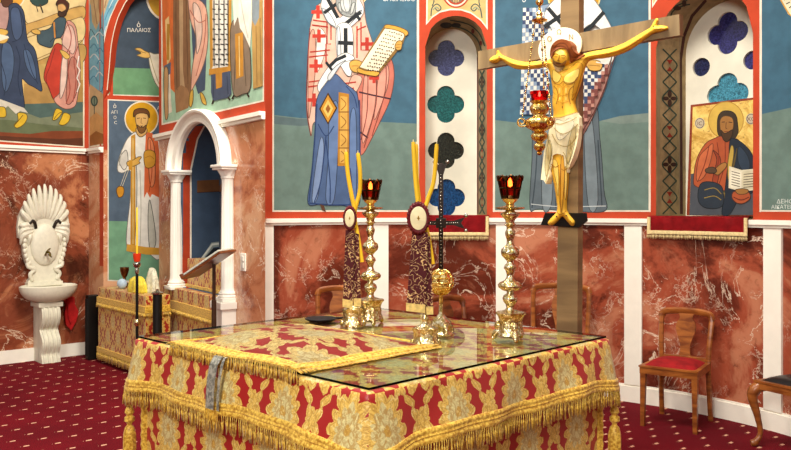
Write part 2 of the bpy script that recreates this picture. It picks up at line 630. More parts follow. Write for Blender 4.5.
RL, RP, RA = 2.15, 2.262, 1.44       # rail heights: left wall, niche wall, apse
bm = BM(); slab(bm, NORTH, 0, NORTH.len, 0, RL); slab(bm, NORTH, 0, NORTH.len, RL, TOPZ, mi=1)
struct('wall_left', bm, [MB_left, M_red])
bm = BM(); slab(bm, STRIP, 0, STRIP.len, 0, RL, back=.1); slab(bm, STRIP, 0, STRIP.len, RL, TOPZ, back=.1, mi=1)
struct('wall_recess_side', bm, [MB_pier, M_red])
bm = BM(); slab(bm, JAMB, 0.0, JAMB.len, 0, .95, back=.1); slab(bm, JAMB, 0.0, JAMB.len, .95, TOPZ, back=.1, mi=1)
e_ = JAMB.w(JAMB.len, 0, 0)
RB = Plane((e_.x, e_.y), (e_.x + .7, e_.y - .62))
struct('wall_recess', bm, [MB_pier, M_red])
bm = BM(); slab(bm, RB, 0, RB.len, 0, TOPZ, back=.1, mi=0); struct('wall_recess_back', bm, [MB_pier, M_red])


def arched(bm, w, us, zs, opening, mats=(0, 1)):
    """a wall face in columns, split at zs[1] between two materials, with an arched hole"""
    z0, zr, z1 = zs
    def zarch(u):
        for (ua, ub, sill, spring, rise) in opening:
            if ua - 1e-6 <= u <= ub + 1e-6:
                c = (ua + ub) / 2; h = (ub - ua) / 2
                return sill, spring + rise * sqrt(max(0, 1 - ((u - c) / h) ** 2))
        return None
    def quad(ua, ub, la, ha, lb, hb, mi):
        if ha - la < 1e-5 and hb - lb < 1e-5: return
        P = [w(ua, la), w(ub, lb)]
        if hb - lb > 1e-5: P.append(w(ub, hb))
        if ha - la > 1e-5: P.append(w(ua, ha))
        try: bm.faces.new([bm.verts.new(p) for p in P]).material_index = mi
        except ValueError: pass
    for ua, ub in zip(us, us[1:]):
        q = zarch((ua + ub) / 2)
        if q is None:
            quad(ua, ub, z0, zr, z0, zr, mats[0]); quad(ua, ub, zr, z1, zr, z1, mats[1])
        else:
            s, A = zarch(ua); _, B = zarch(ub)
            quad(ua, ub, z0, min(s, zr), z0, min(s, zr), mats[0])
            if s > zr: quad(ua, ub, zr, s, zr, s, mats[1])
            quad(ua, ub, min(A, zr), zr, min(B, zr), zr, mats[0])
            quad(ua, ub, max(A, zr), z1, max(B, zr), z1, mats[1])


def spans(pts, step):
    out = []
    for a, b in zip(pts, pts[1:]):
        n = max(1, int(math.ceil((b - a) / step)))
        out += [a + (b - a) * i / n for i in range(n)]
    return out + [pts[-1]]


# wall with the white arched niche
NA, NB, NS, NSP, NR, ND = .619, 1.591, .80, 1.906, .405, .42
bm = BM()
us = spans([0, NA, NB, PIER.len], .05)
arched(bm, lambda u, z: PIER.w(u, 0, z), us, (0, RP, TOPZ), [(NA, NB, NS, NSP, NR)])
pw = PIER.w
bm.faces.new([bm.verts.new(p) for p in (pw(0, 0, 0), pw(0, 0, TOPZ), pw(0, -.35, TOPZ), pw(0, -.35, 0))])
q_ = APSE.w(radians(-37.6), 0, 0)
for z0, z1, i_ in ((0, RP, 0), (RP, TOPZ, 1)):
    bm.faces.new([bm.verts.new(p) for p in (pw(PIER.len, 0, z0), pw(PIER.len, 0, z1), Vector((q_.x, q_.y, z1)), Vector((q_.x, q_.y, z0)))]).material_index = i_
struct('wall_niche', bm, [MB_pier, M_red])
bm = BM()
arc = [(NA, NS)] + [((NA + NB) / 2 - (NB - NA) / 2 * cos(pi * i / 24), NSP + NR * sin(pi * i / 24)) for i in range(25)] + [(NB, NS)]
for (a, z), (a2, z2) in zip(arc, arc[1:] + arc[:1]):
    bm.faces.new([bm.verts.new(p) for p in (pw(a, 0, z), pw(a2, 0, z2), pw(a2, -ND, z2), pw(a, -ND, z))])
bm.faces.new([bm.verts.new(pw(a, -ND, z)) for a, z in arc])
niche = struct('wall_niche_recess', bm, [paint('3f5670')])

# apse
def th(px): return APSE.th(px)
TH0, TH1 = radians(-37.6), radians(124)
W1 = (th(425.3), th(486.8), 1.47, 2.935, .262)
W2 = (th(656), th(753), 1.47, 2.80, .40)
us = spans([TH0, W1[0], W1[1], W2[0], W2[1], TH1], radians(1.2))
bm = BM()
arched(bm, lambda u, z: APSE.w(u, 0, z), us, (0, RA, TOPZ), [W1, W2])
a_, b_ = APSE.w(TH0, 0, 0), PIER.w(PIER.len, 0, 0)
struct('wall_apse', bm, [MB_apse, M_red])


def ring(bm, t0, t1, z0, z1, thick, mi=0, step=radians(1.5), back=.0):
    uu = spans([t0, t1], step); pr = []
    for u in uu:
        pr.append([bm.verts.new(APSE.w(u, -back, z0)), bm.verts.new(APSE.w(u, thick, z0)), bm.verts.new(APSE.w(u, thick, z1)), bm.verts.new(APSE.w(u, -back, z1))])
    for p, q in zip(pr, pr[1:]):
        for i in range(4): bm.faces.new((p[i], q[i], q[(i + 1) % 4], p[(i + 1) % 4])).material_index = mi
    bm.faces.new(pr[0]); bm.faces.new(pr[-1])


bm = BM(); ring(bm, TH0, TH1, 0, .125, .022); ring(bm, TH0, TH1, .125, .14, .012)
struct('baseboard_apse', bm, M_white)
bm = BM(); ring(bm, TH0, TH1, 1.412, 1.432, .030); ring(bm, TH0, TH1, 1.432, 1.466, .044)
struct('trim_1', bm, M_white)
n_ = 2
for p0, p1 in ((262, 272.5), (370, 388), (496, 513.5), (625, 642.5), (765, 783)):
    bm = BM(); ring(bm, max(TH0, th(p0)), th(p1), .14, 1.412, .02); struct('trim_%d' % n_, bm, M_white); n_ += 1
bm = BM(); ring(bm, radians(84.5), radians(87.8), .14, 1.412, .02); struct('trim_%d' % n_, bm, M_white); n_ += 1


def rail(pl, a0, a1, z, h=.055, t=.05):
    global n_
    bm = BM(); slab(bm, pl, a0, a1, z - h / 2, z - h / 2 + h * .45, t * .6, 0); slab(bm, pl, a0, a1, z - h / 2 + h * .45, z + h / 2, t, 0)
    struct('trim_%d' % n_, bm, M_white); n_ += 1


rail(NORTH, 0, NORTH.len - .05, RL); rail(STRIP, .05, STRIP.len, RL)
acr = lambda z: (NA + NB) / 2
rail(PIER, -.05, .62, RP, .06, .05); rail(PIER, 1.62, PIER.len, RP, .06, .05)
bm = BM(); slab(bm, NORTH, 0, NORTH.len - .02, 0, .13, .025, 0); struct('baseboard_left', bm, M_white)
bm = BM(); slab(bm, STRIP, .02, STRIP.len, 0, .13, .025, 0); struct('baseboard_recess', bm, M_white)
bm = BM(); slab(bm, PIER, 0, PIER.len, 0, .13, .025, 0); struct('baseboard_niche', bm, M_white)

# ---------------------------------------------------------------- windows of the apse
M_reveal = paint('9c8660', .8, .2, 12)
M_plaster = paint('e3dfcd', .6, .07, 4)


def quatre(cx, cy, d, r, n=12):
    t = (2 * d + sqrt(max(0, 4 * d * d - 8 * (d * d - r * r)))) / 4; al = atan2(t, t - d); out = []
    for q in range(4):
        for i in range(n):
            a = q * pi / 2 - al + 2 * al * i / (n - 1)
            out.append((cx + d * cos(q * pi / 2) + r * cos(a), cy + d * sin(q * pi / 2) + r * sin(a)))
    return out


def pierced(outline, holes, ext):
    cu = bpy.data.curves.new('c', 'CURVE'); cu.dimensions = '2D'; cu.fill_mode = 'BOTH'; cu.extrude = ext
    for pl in [outline] + holes:
        s = cu.splines.new('POLY'); s.points.add(len(pl) - 1); s.use_cyclic_u = True
        for p, q in zip(s.points, pl): p.co = (q[0], q[1], 0, 1)
    o = bpy.data.objects.new('c', cu); COL.objects.link(o); bpy.context.view_layer.update()
    me = o.evaluated_get(bpy.context.evaluated_depsgraph_get()).to_mesh()
    bm = BM(); vs = [bm.verts.new(v.co) for v in me.vertices]
    for p in me.polygons:
        try: bm.faces.new([vs[i] for i in p.vertices])
        except ValueError: pass
    bpy.data.objects.remove(o); bpy.data.curves.remove(cu)
    return bm


def stained(name, h):
    m, t, b = newmat(name, .12, 0, .6)
    n = nz(t, objco(t), 60, 4, 1.0); c = hexc(h)
    t.links.new(mixc(t, n.step(.35, .7), tuple(v * .55 for v in c[:3]) + (1,), tuple(min(1, v * 1.6) for v in c[:3]) + (1,)), b.inputs['Base Color'])
    return m


def window(name, W, sl, sr, depth, panes, mural_txt):
    L, R_ = APSE.w(W[0], 0, 0), APSE.w(W[1], 0, 0); tc = (W[0] + W[1]) / 2; n = Vector((sin(tc), cos(tc), 0))
    tg = Vector((cos(tc), -sin(tc), 0))
    Li, Ri = L + n * depth + tg * sl, R_ + n * depth - tg * sr
    pl = Plane((Li.x, Li.y), (Ri.x, Ri.y)); hw = pl.len / 2
    # ruled reveal from the opening in the curved wall to the flat pierced panel
    N = 24; outer = [APSE.w(W[0], 0, W[2])]; inner = [pl.w(0, 0, W[2])]
    irise = W[4] - .01
    for i in range(N + 1):
        f = .5 - .5 * cos(pi * i / N); u = W[0] + (W[1] - W[0]) * f
        outer.append(APSE.w(u, 0, W[3] + W[4] * sin(pi * i / N))); inner.append(pl.w(2 * hw * f, 0, W[3] - .005 + irise * sin(pi * i / N)))
    outer.append(APSE.w(W[1], 0, W[2])); inner.append(pl.w(2 * hw, 0, W[2]))
    bm = BM()
    for i in range(len(outer)):
        j = (i + 1) % len(outer)
        bm.faces.new([bm.verts.new(p) for p in (outer[i], outer[j], inner[j], inner[i])])
    rev = struct(name.replace('window', 'wall_window_reveal'), bm, M_reveal)
    holes = []; pns = []
    for kind, px, py, r, col in panes:
        a = pl.a(px); z = pl.P(px, py).z; s = r * pl.P(px, py).y / F
        h = quatre(a, z, s * .53, s * .50) if kind == 'q' else [(a + s * cos(2 * pi * i / 28), z + s * sin(2 * pi * i / 28)) for i in range(28)]
        holes.append(h); pns.append((h, col))
    ol = [(0, W[2])] + [(2 * hw * (.5 - .5 * cos(pi * i / N)), W[3] - .005 + irise * sin(pi * i / N)) for i in range(N + 1)] + [(2 * hw, W[2])]
    bm = pierced(ol, holes, .02)
    Mx = Matrix(((pl.d.x, 0, pl.n.x, pl.p.x - pl.n.x * .02), (pl.d.y, 0, pl.n.y, pl.p.y - pl.n.y * .02), (0, 1, 0, 0), (0, 0, 0, 1)))
    bmesh.ops.transform(bm, matrix=Mx, verts=bm.verts[:])
    win = struct(name, bm, M_plaster)
    for h, col in pns:
        bm = BM(); prism(bm, h, -.012, -.004, Mx); finish('coloured_pane', bm, stained('glass_' + col, col), parent=win)
    return rev, pl


rev1, WP1 = window('window_1', W1, 0, .05, .45, [('q', 446.3, 58, 17.5, '41466f'), ('q', 445.8, 104.3, 18, '17595a'), ('q', 446, 150.5, 17.5, '23251e'), ('q', 446.5, 197.5, 18, '17406e')], '')
rev2, WP2 = window('window_2', W2, 0, 0, .45, [('q', 727.4, 33, 20.5, '2b2b62'), ('o', 701.2, 67, 9.2, '23294a'), ('o', 752.5, 60, 9.5, '2b2b62'), ('q', 727.4, 94.5, 21, '3d7f96'), ('o', 701, 127, 9.2, '23294a'), ('q', 727.4, 155, 21, '2b2b62')], '')

# ---------------------------------------------------------------- wall paintings
def row_crosses(h, w, pts, r):
    return '\n'.join('l %s %g %g,%g %g,%g\nl %s %g %g,%g %g,%g' % (h, w, x - r, y, x + r, y, h, w, x, y - r, x, y + r) for x, y in pts) + '\n'


mural('wall_painting', NORTH, '''
p efe4cc -200,-60 84.4,-60 84.4,147.6 0,141.6 -100,136.5 -200,131.5
p dcb870 -200,-60 83.2,-60 83.2,146.2 0,140.2 -100,135 -200,130
s e8cf95 20,-20 50,-10 83,-16 83,12 60,15 44,20 26,22
s cfa55c 24,26 40,20 58,13 83,6 83,20 62,26 40,34 26,37
s e6cb8c 26,36 46,26 66,22 83,18 83,40 60,52 36,62 28,60
s c39a55 30,66 50,56 83,44 83,62 60,66 40,72 34,76
c 9c7a48 .8 24,25 42,19 58,13 70,9 83,6
c 9c7a48 .8 26,38 46,31 60,24 83,16
c 9c7a48 .8 30,62 48,54 64,47 83,40
p c9a860 24,66 83,60 83,104 24,104
p b08a4c 24,84 83,80 83,104 24,104
s 2f4a45 30,0 34,-6 44,-6 48,1 44,5 36,6
l 4a3a28 1.4 40,4 43,13
l 4a3a28 .8 36,5 38,12
p 7c8468 -60,108 20,104 83,104 83,136 -60,134
p 4f6660 24,104 83,102 83,112 40,118 24,112
p 66704f -60,118 10,120 40,124 83,128 83,138 -60,134
p 83401f -200,124 0,132 30,134 52,131 83,131 83,146.2 0,140.2 -200,130
p 5e3018 -60,132 20,137 60,139 83,138 83,146.2 0,140.2 -60,137
e efe0c0 8,-5 17.4,16
e e0a23a 8,-5 16,14.6
s b9938a -4,4 8,6 12,14 10,30 0,34 -4,28
s 5a3420 1,-2 7,-6 12,-2 12,4 8,7 3,6
s 34425c 9,6 15,3 20,6 24,13 26,30 28,41 34,48 37,58 40,78 42,91 34,87 28,84 22,79 23,92 24,108 14,106 0,99 -14,96 -12,40 -2,33 6,30 9,16
s 46597a 11,10 18,8 21,18 22,34 16,40 12,30
s 4a6080 2,46 10,44 14,58 12,78 6,92 2,80
s 4a6080 24,50 30,52 35,66 36,80 29,72 25,62
c 22304a .9 20,10 24,24 20,38 12,42
c 22304a .9 16,46 20,60 18,80 21,96
c 22304a .8 24,44 28,58 32,72 38,84
c 22304a .8 3,44 1,60 6,80 4,96
s d9ae52 -4,29 3,29 8,31 6,35 -2,36
s d9ae52 -2,40 4,38 8,39 5,43 -2,43
p ece4cc -1,34 8,36 9,38 0,41
p d8d2c0 -6,97 8,102 24,108 28,113 20,111 16,114 8,106 4,109 -6,103
s dbb42c -4,108 4,107 6,112 5,117 -4,116
s dbb42c 18,113 26,114 27,119 23,125 17,128 14,125 18,120
c 5c4410 .7 14,126 19,120 23,115
s c33c28 54,46 60,44 66,52 66,80 60,98 54,100 48,86 44,78 46,66
s d79a88 62,40 58,36 64,30 67,21 72,22 76,28 78,43 80,60 80,80 78,94 75,106 66,109 58,105 54,99 60,92 63,76 62,56
s e2b8a8 67,26 73,28 76,44 73,54 66,48 62,42
s c07a68 70,60 77,62 77,90 70,104 66,98
s e6c6b6 62,60 67,58 66,84 60,98
c 9a4034 .9 67,22 71,34 70,46 66,54
c 9a4034 .9 70,50 68,70 70,90 66,104
c 9a4034 .8 78,46 74,60 76,80 73,102
l f0e8dc 1 79,56 77,66 80,70 77,78 80,84 77,92
c 8c2a20 .8 55,48 50,66 46,78 50,90
s 41555e 54,21 60,17 66,20 62,36 55,39 52,47 44,46 38,42 38,32 46,30 51,27
c 26363e .8 54,24 56,34 50,42
l c8863a 1.6 54,22 55,38
s dcb058 31,31 36,29 40,31 40,34 35,34
s dcb058 60,50 66,52 70,57 66,59 62,55
s 4a2416 56,4 59,-1 65,0 69,4 68,10 66,12 62,4 58,6
s d8a868 58,5 63,4 66,8 64,14 60,15 58,10
s 432a1a 59,11 62,12 66,10 66,15 62,17 58,15
s dbb42c 56,109 61,110 62,113 57,119 53,120 53,117
s dbb42c 64,113 70,115 69,121 64,125 59,124 61,119
c 5c4410 .6 54,119 58,114 62,112
''', 'wall painting of two robed men walking over ochre hills, above the stone washbasin', 'mural')

mural('wall_painting', STRIP, '''
p efe4cc 88.6,-60 103.1,-60 103.1,145.3 88.6,147.8
p 7cb6cc 89.6,-60 103.1,-60 103.1,143.6 89.6,146.2
p cdb48a 89.6,-60 103.1,-60 103.1,10 100,20 96,30 92,22 91,6 89.6,2
c 9c7a5a .9 93,-4 95,10 97,24
c 9c7a5a .9 99,-8 99,8 101,18
s 7ec0d8 89.6,32 96,36 103,30 103,86 97,90 89.6,86
c dcebee 1 90,40 93,36 96,38 98,44
c dcebee 1 95,36 99,32 103,36
c 4f93b4 1 90,48 94,44 97,48 99,54
c dcebee 1 90,58 94,54 98,58 100,62
c 4f93b4 1 96,52 100,48 103,52
c dcebee 1 90,70 94,66 98,70
c 4f93b4 1 97,64 100,60 103,64
c dcebee 1 95,78 99,72 103,76
c 4f93b4 1 90,80 94,76 98,82
p d8b98a 89.6,84 94,87 103.1,94 103.1,143.6 89.6,146.2
p e0a868 89.6,118 96,112 103.1,118 103.1,143.6 89.6,146.2
p a86a34 89.6,136 96,131 103.1,134 103.1,143.6 89.6,146.2
e 3a564e 94.3,101 3.6,5.4
e 8aa08a 94.3,101 2.2,3.8
l 3a564e .8 94.3,97.5 94.3,104.5
l 3a564e .8 94.3,106 94.3,114
''', 'narrow wall painting of blue waves and rocks beside the arched recess', 'mural')

ARCI = [(107.5, 90), (109.6, 68), (111.8, 44), (116.8, 22), (122.8, 8), (127.6, 0), (140, -13), (158.8, -24)]
ARCO = [(102.6, 90), (103.2, 68), (104.2, 44), (109.2, 22), (115, 8), (119, 0), (131, -16), (158.8, -34)]
s_, p2_ = STRIP.w(STRIP.len, 0, 0), PIER.w(0, 0, 0)
SPAN = Plane((s_.x, s_.y), (p2_.x, p2_.y))
bm = BM()
edge = [(103.5, 100)] + [(max(x, 103.5), y) for x, y in sm2(ARCI, 4, False)]
pts = [SPAN.P(x, y) for x, y in edge]; a0_, a1_ = pts[0], pts[-1]
pts += [Vector((a1_.x, a1_.y, TOPZ)), Vector((a0_.x, a0_.y, TOPZ))]
fr = [bm.verts.new(p) for p in pts]; bk = [bm.verts.new(p - Vector((SPAN.n.x, SPAN.n.y, 0)) * .1) for p in pts]
bm.faces.new(fr); bm.faces.new(bk[::-1])
for i in range(len(fr)):
    j = (i + 1) % len(fr); bm.faces.new((fr[i], fr[j], bk[j], bk[i]))
struct('wall_recess_arch', bm, M_red)
mural('wall_painting', SPAN, 'p efe4cc 103.6,66 ' + ' '.join('%g,%g' % (max(103.6, x - .1), y) for x, y in sm2(ARCO, 4, False) if y < 66) + ' 158.8,-60 103.6,-60\n' +
      'p 7cb6cc 103.6,62 ' + ' '.join('%g,%g' % (max(103.6, x - 1.2), y) for x, y in sm2(ARCO, 4, False) if y < 62) + ''' 158,-60 103.6,-60
p cdb48a 103.6,-60 125,-60 112,-8 107,6 103.6,16
c 9c7a5a 1 110,-20 107,-4 104.5,8
c dcebee .8 103.8,36 105,30 106.5,26
c 4f93b4 .8 105,20 108,12 112,6
c dcebee .8 109,8 113,0 118,-6
l efe4cc .9 ''' + ' '.join('%g,%g' % (x - .4, y) for x, y in sm2(ARCI, 4, False)), 'painted wave spandrel with red arch border over the recess', 'mural')

mural('wall_painting', JAMB, '''
p f0e8d4 107.6,-60 162,-60 162,96.8 107.6,95.2
p 41505f 108.8,-60 162,-60 162,95.8 108.8,94.2
p 6f9f74 108.8,67.5 162,69 162,95.8 108.8,94.2
e efe4cc 167,-6 21.5,27
e d9a83a 167,-6 19.6,25
s efe6cc 149,53 154,54 162,57 162,88 156,84 152,74 149.5,64
c b8a880 .8 150,56 154,70 159,84
s e0b462 135,49 140,48 145,51 149,53 150,57 146,58 141,57 137,55 141,53
l 8a6a30 .6 136,49.5 142,52 146,53
t f2ecdc 7 138.6,27 \u1f41
t f2ecdc 5.4 139,32 \u03a0\u0391\u039b\u0391\u0399\u039f\u03a3
p f0e8d4 107.6,99.2 162,101.2 162,283 107.6,281
p 56697c 108.8,100.4 162,102.4 162,282 108.8,279.8
p 78a987 108.8,221 162,222 162,282 108.8,279.8
e f2ead2 141.6,118.6 17.2,17.4
e dca41c 141.6,118.6 16,16.2
s efece0 132,134 136,132 150,133 158,139 162,145 162,252 146,252 127,248 130,200 131,172 122,173 117.5,170 119,158 126,141
s d4d2c4 134,150 137,180 135,240 131,246 132,190
s dcd8cc 119,160 126,150 128,162 124,170
s c9c8ba 150,200 156,240 150,250 148,220
c b9b4a4 .8 140,170 141,210 140,246
c b9b4a4 .8 122,150 119,166
p c8922c 131,136 135.4,134 135.4,246 130.4,246
l f0dc9a .6 133,138 133,244
p dd6c3c 146,132 152,133 158,140 160,160 160,198 152,194 150,198 147,192 144,198 144.6,160
s e88a5c 148,140 154,146 155,180 150,184
c a8441c .8 150,140 152,170 149,192
s d39a34 144,153 149,150 155,153 155,164 150,168 145,166
c a8721c .6 145,158 150,156 154,159
s d9a94e 127,162 133,160 138,157 141.5,157 139,161 140,163 134,166 128,166
p c8922c 129,160 132.4,160 132.4,170 128.5,170
p d8a13a 127,244 146,247 162,248 162,255 146,254.5 126.4,251
s d3a763 136.5,128 146,128 146.5,133 141,137 137,134
s d9ae6a 135.4,116 138,112 145,112 148,116 147.4,123 144,130 141,132.4 138,130 136,123
s 6e4522 133.6,117 134,111 138,108.6 145,108.8 149,112 149.4,118 147.6,114.4 142,113 137,114
s 7d5528 137,125 140.6,127.4 141.6,126.6 143,127.4 146.4,125 145,131 141.4,133.4 138.4,131
l 4a2c14 .7 137,118.4 140,118
l 4a2c14 .7 143,118 146,118.4
l 8a5a2a .6 141.4,118 141,123 142.4,123.6
l 5c2a18 .7 140,126 143,126
l e0d6b8 .5 127,168 120.5,186
l e0d6b8 .5 129,169 122.5,186
s cf9024 116.4,190 119,186.5 123,187 124,191 122.5,196 118.5,197
t f2ecdc 6 114.8,108 \u1f41
t f2ecdc 4.4 114.4,113.6 \u0391\u0393\u0399
t f2ecdc 4.4 115,119 \u039f
t f2ecdc 4.4 115.6,124 C
t f2ecdc 5 158.5,110 \u0391
''', 'wall painting of a haloed deacon in white with an orange cloth inside the recess', 'mural')

# the row of saints over the white arched niche
PY = lambda x: 123 - (x - 163) * .232
mural('wall_painting', PIER, '''
p f2ead6 160.6,-60 264,-60 264,101.4 161.6,125.2
p a9cdb0 162,-60 262.6,-60 262.6,100 163,123.2
p e6dcc0 162,-60 262.6,-60 262.6,-5 163,2
p df7438 161.8,-20 173,-20 174,60 176,94 170,88 163,66
p e8c888 165,20 169,16 171,58 167,66
p b98a34 167,24 170,24 169,60 166.5,60
p 5c6e84 164,66 171,62 170.5,74 164.5,76
p e9e2cc 165,78 170,74 171,100 172,112 168,114
s caa06c 164,72 168,70 168,96 168,116 165,116
p 8c6646 173.4,-20 189,-20 190,30 191,80 191.5,100 188,108 176,113 174,80 173,30
p c0a078 179,-20 183,-20 183,70 186,100 180,102
p a67c54 175.5,90 181,85 187,88 191,98 188,108 176,112.6
c 6a4a30 .8 186,-10 187,40 188,84
c 6a4a30 .8 176,-10 176,40 177,90
p 46566e 189,-20 206,-20 207,40 205,90 198,94 194,80 191,20
s edb59c 188,-10 197,-2 206,8 208,34 206,56 200,74 193,88 191,92 192,70 196,40 190,18
s f4d2c0 193,4 200,10 202,34 197,54 196,36
c c0705a .9 206,14 204,44 196,76
c c0705a .9 190,10 198,22 206,20
s d9ae4c 190,93 193,90 193,100 191,107 189,104
s d9ae4c 200,93 203,94 206,101 206,105 202,102
p f0ede0 211,-20 230,-20 231,40 229,72 210,74 211,30
p c8923a 209.4,-20 212.4,-20 213,66 210,72
p c8923a 229,-20 231.6,-20 231,66 228,70
l 262428 1.2 214,0 214,66
l 262428 1.2 219,0 219,68
l 262428 1.2 224,0 224,66
l 262428 1.2 228,0 228,62
''' + '\n'.join('l 262428 1.1 %g,%g %g,%g' % (x, y, x + 3, y + .5) for i, y in enumerate(range(4, 68, 5)) for x in ((212.5, 218, 223.5) if i % 2 else (215, 220.4, 225.5))) + '''
p cc8f36 209,69 231,66 231,71 209,75
p 4c5870 211,75 230,71 231.5,94 227,98 213,101 211,92
p cc8f36 215.5,74 222,72.6 222,87 216,89
c 343e54 .8 213,80 213.5,98
c 343e54 .8 227,76 228,94
l 33261c 1.6 213.5,100 212,104
l 33261c 1.6 228,97 230,100
s 8e7a66 231,26 240,20 249,44 251,78 249,91 243,94 234,95 231,70
c 66543f .8 243,40 246,86
c 66543f .8 236,40 234,90
p cc8f36 235,34 243,32 243.5,76 236,79
l f2e0a0 .7 239,36 239.6,76
p f3eede 232,-20 251,-20 252,20 250,48 244,34 240,28 238,16 234,26
c c8c4b4 .8 240,-4 244,20 248,38
l 33261c 1.6 234,95 232,99
l 33261c 1.6 247,93 249,97
p c29a58 251.5,-20 262.6,-20 262.6,86 253,89 252,40
p 8e9aa0 252,-20 260,-20 259,18 255,26 252,20
c 98743c .8 256,26 257,86
c 98743c .8 260,18 261,84
''', 'wall painting of a row of robed saints above the white arched niche', 'mural')

mural('painted_panel', niche, '''
p b5401f 176,330 176,170 186,140 200,120 206,121 197,138 190.4,168 190,330
l efe6d4 1.6 190.6,330 190.8,170 197.5,139 206.6,121.6
p 3d5068 191.4,330 191.6,170 198.2,139.6 207.4,122 236,118 236,330
p 6d4526 197,180.6 223,179.4 223,191.4 197,192.6
l 3c2412 .7 197,192.6 223,191.4
p 8e9a98 196,264 199,262 211.4,242.6 224,241 224,246 213.4,247.4 204,263
p d4d8d0 197.6,262.4 211.8,243.6 224,242.2 224,243.8 212.6,245.4 200,262.6
p 1d222a 205,257 213,248.4 224,247.2 224,257
p c9a23c 201,260 208,257 207,263 200,264
p 80968c 203,258 224,257 224,262 203,263
''', 'blue painting with a brown beam and pale tomb inside the white niche', 'mural')

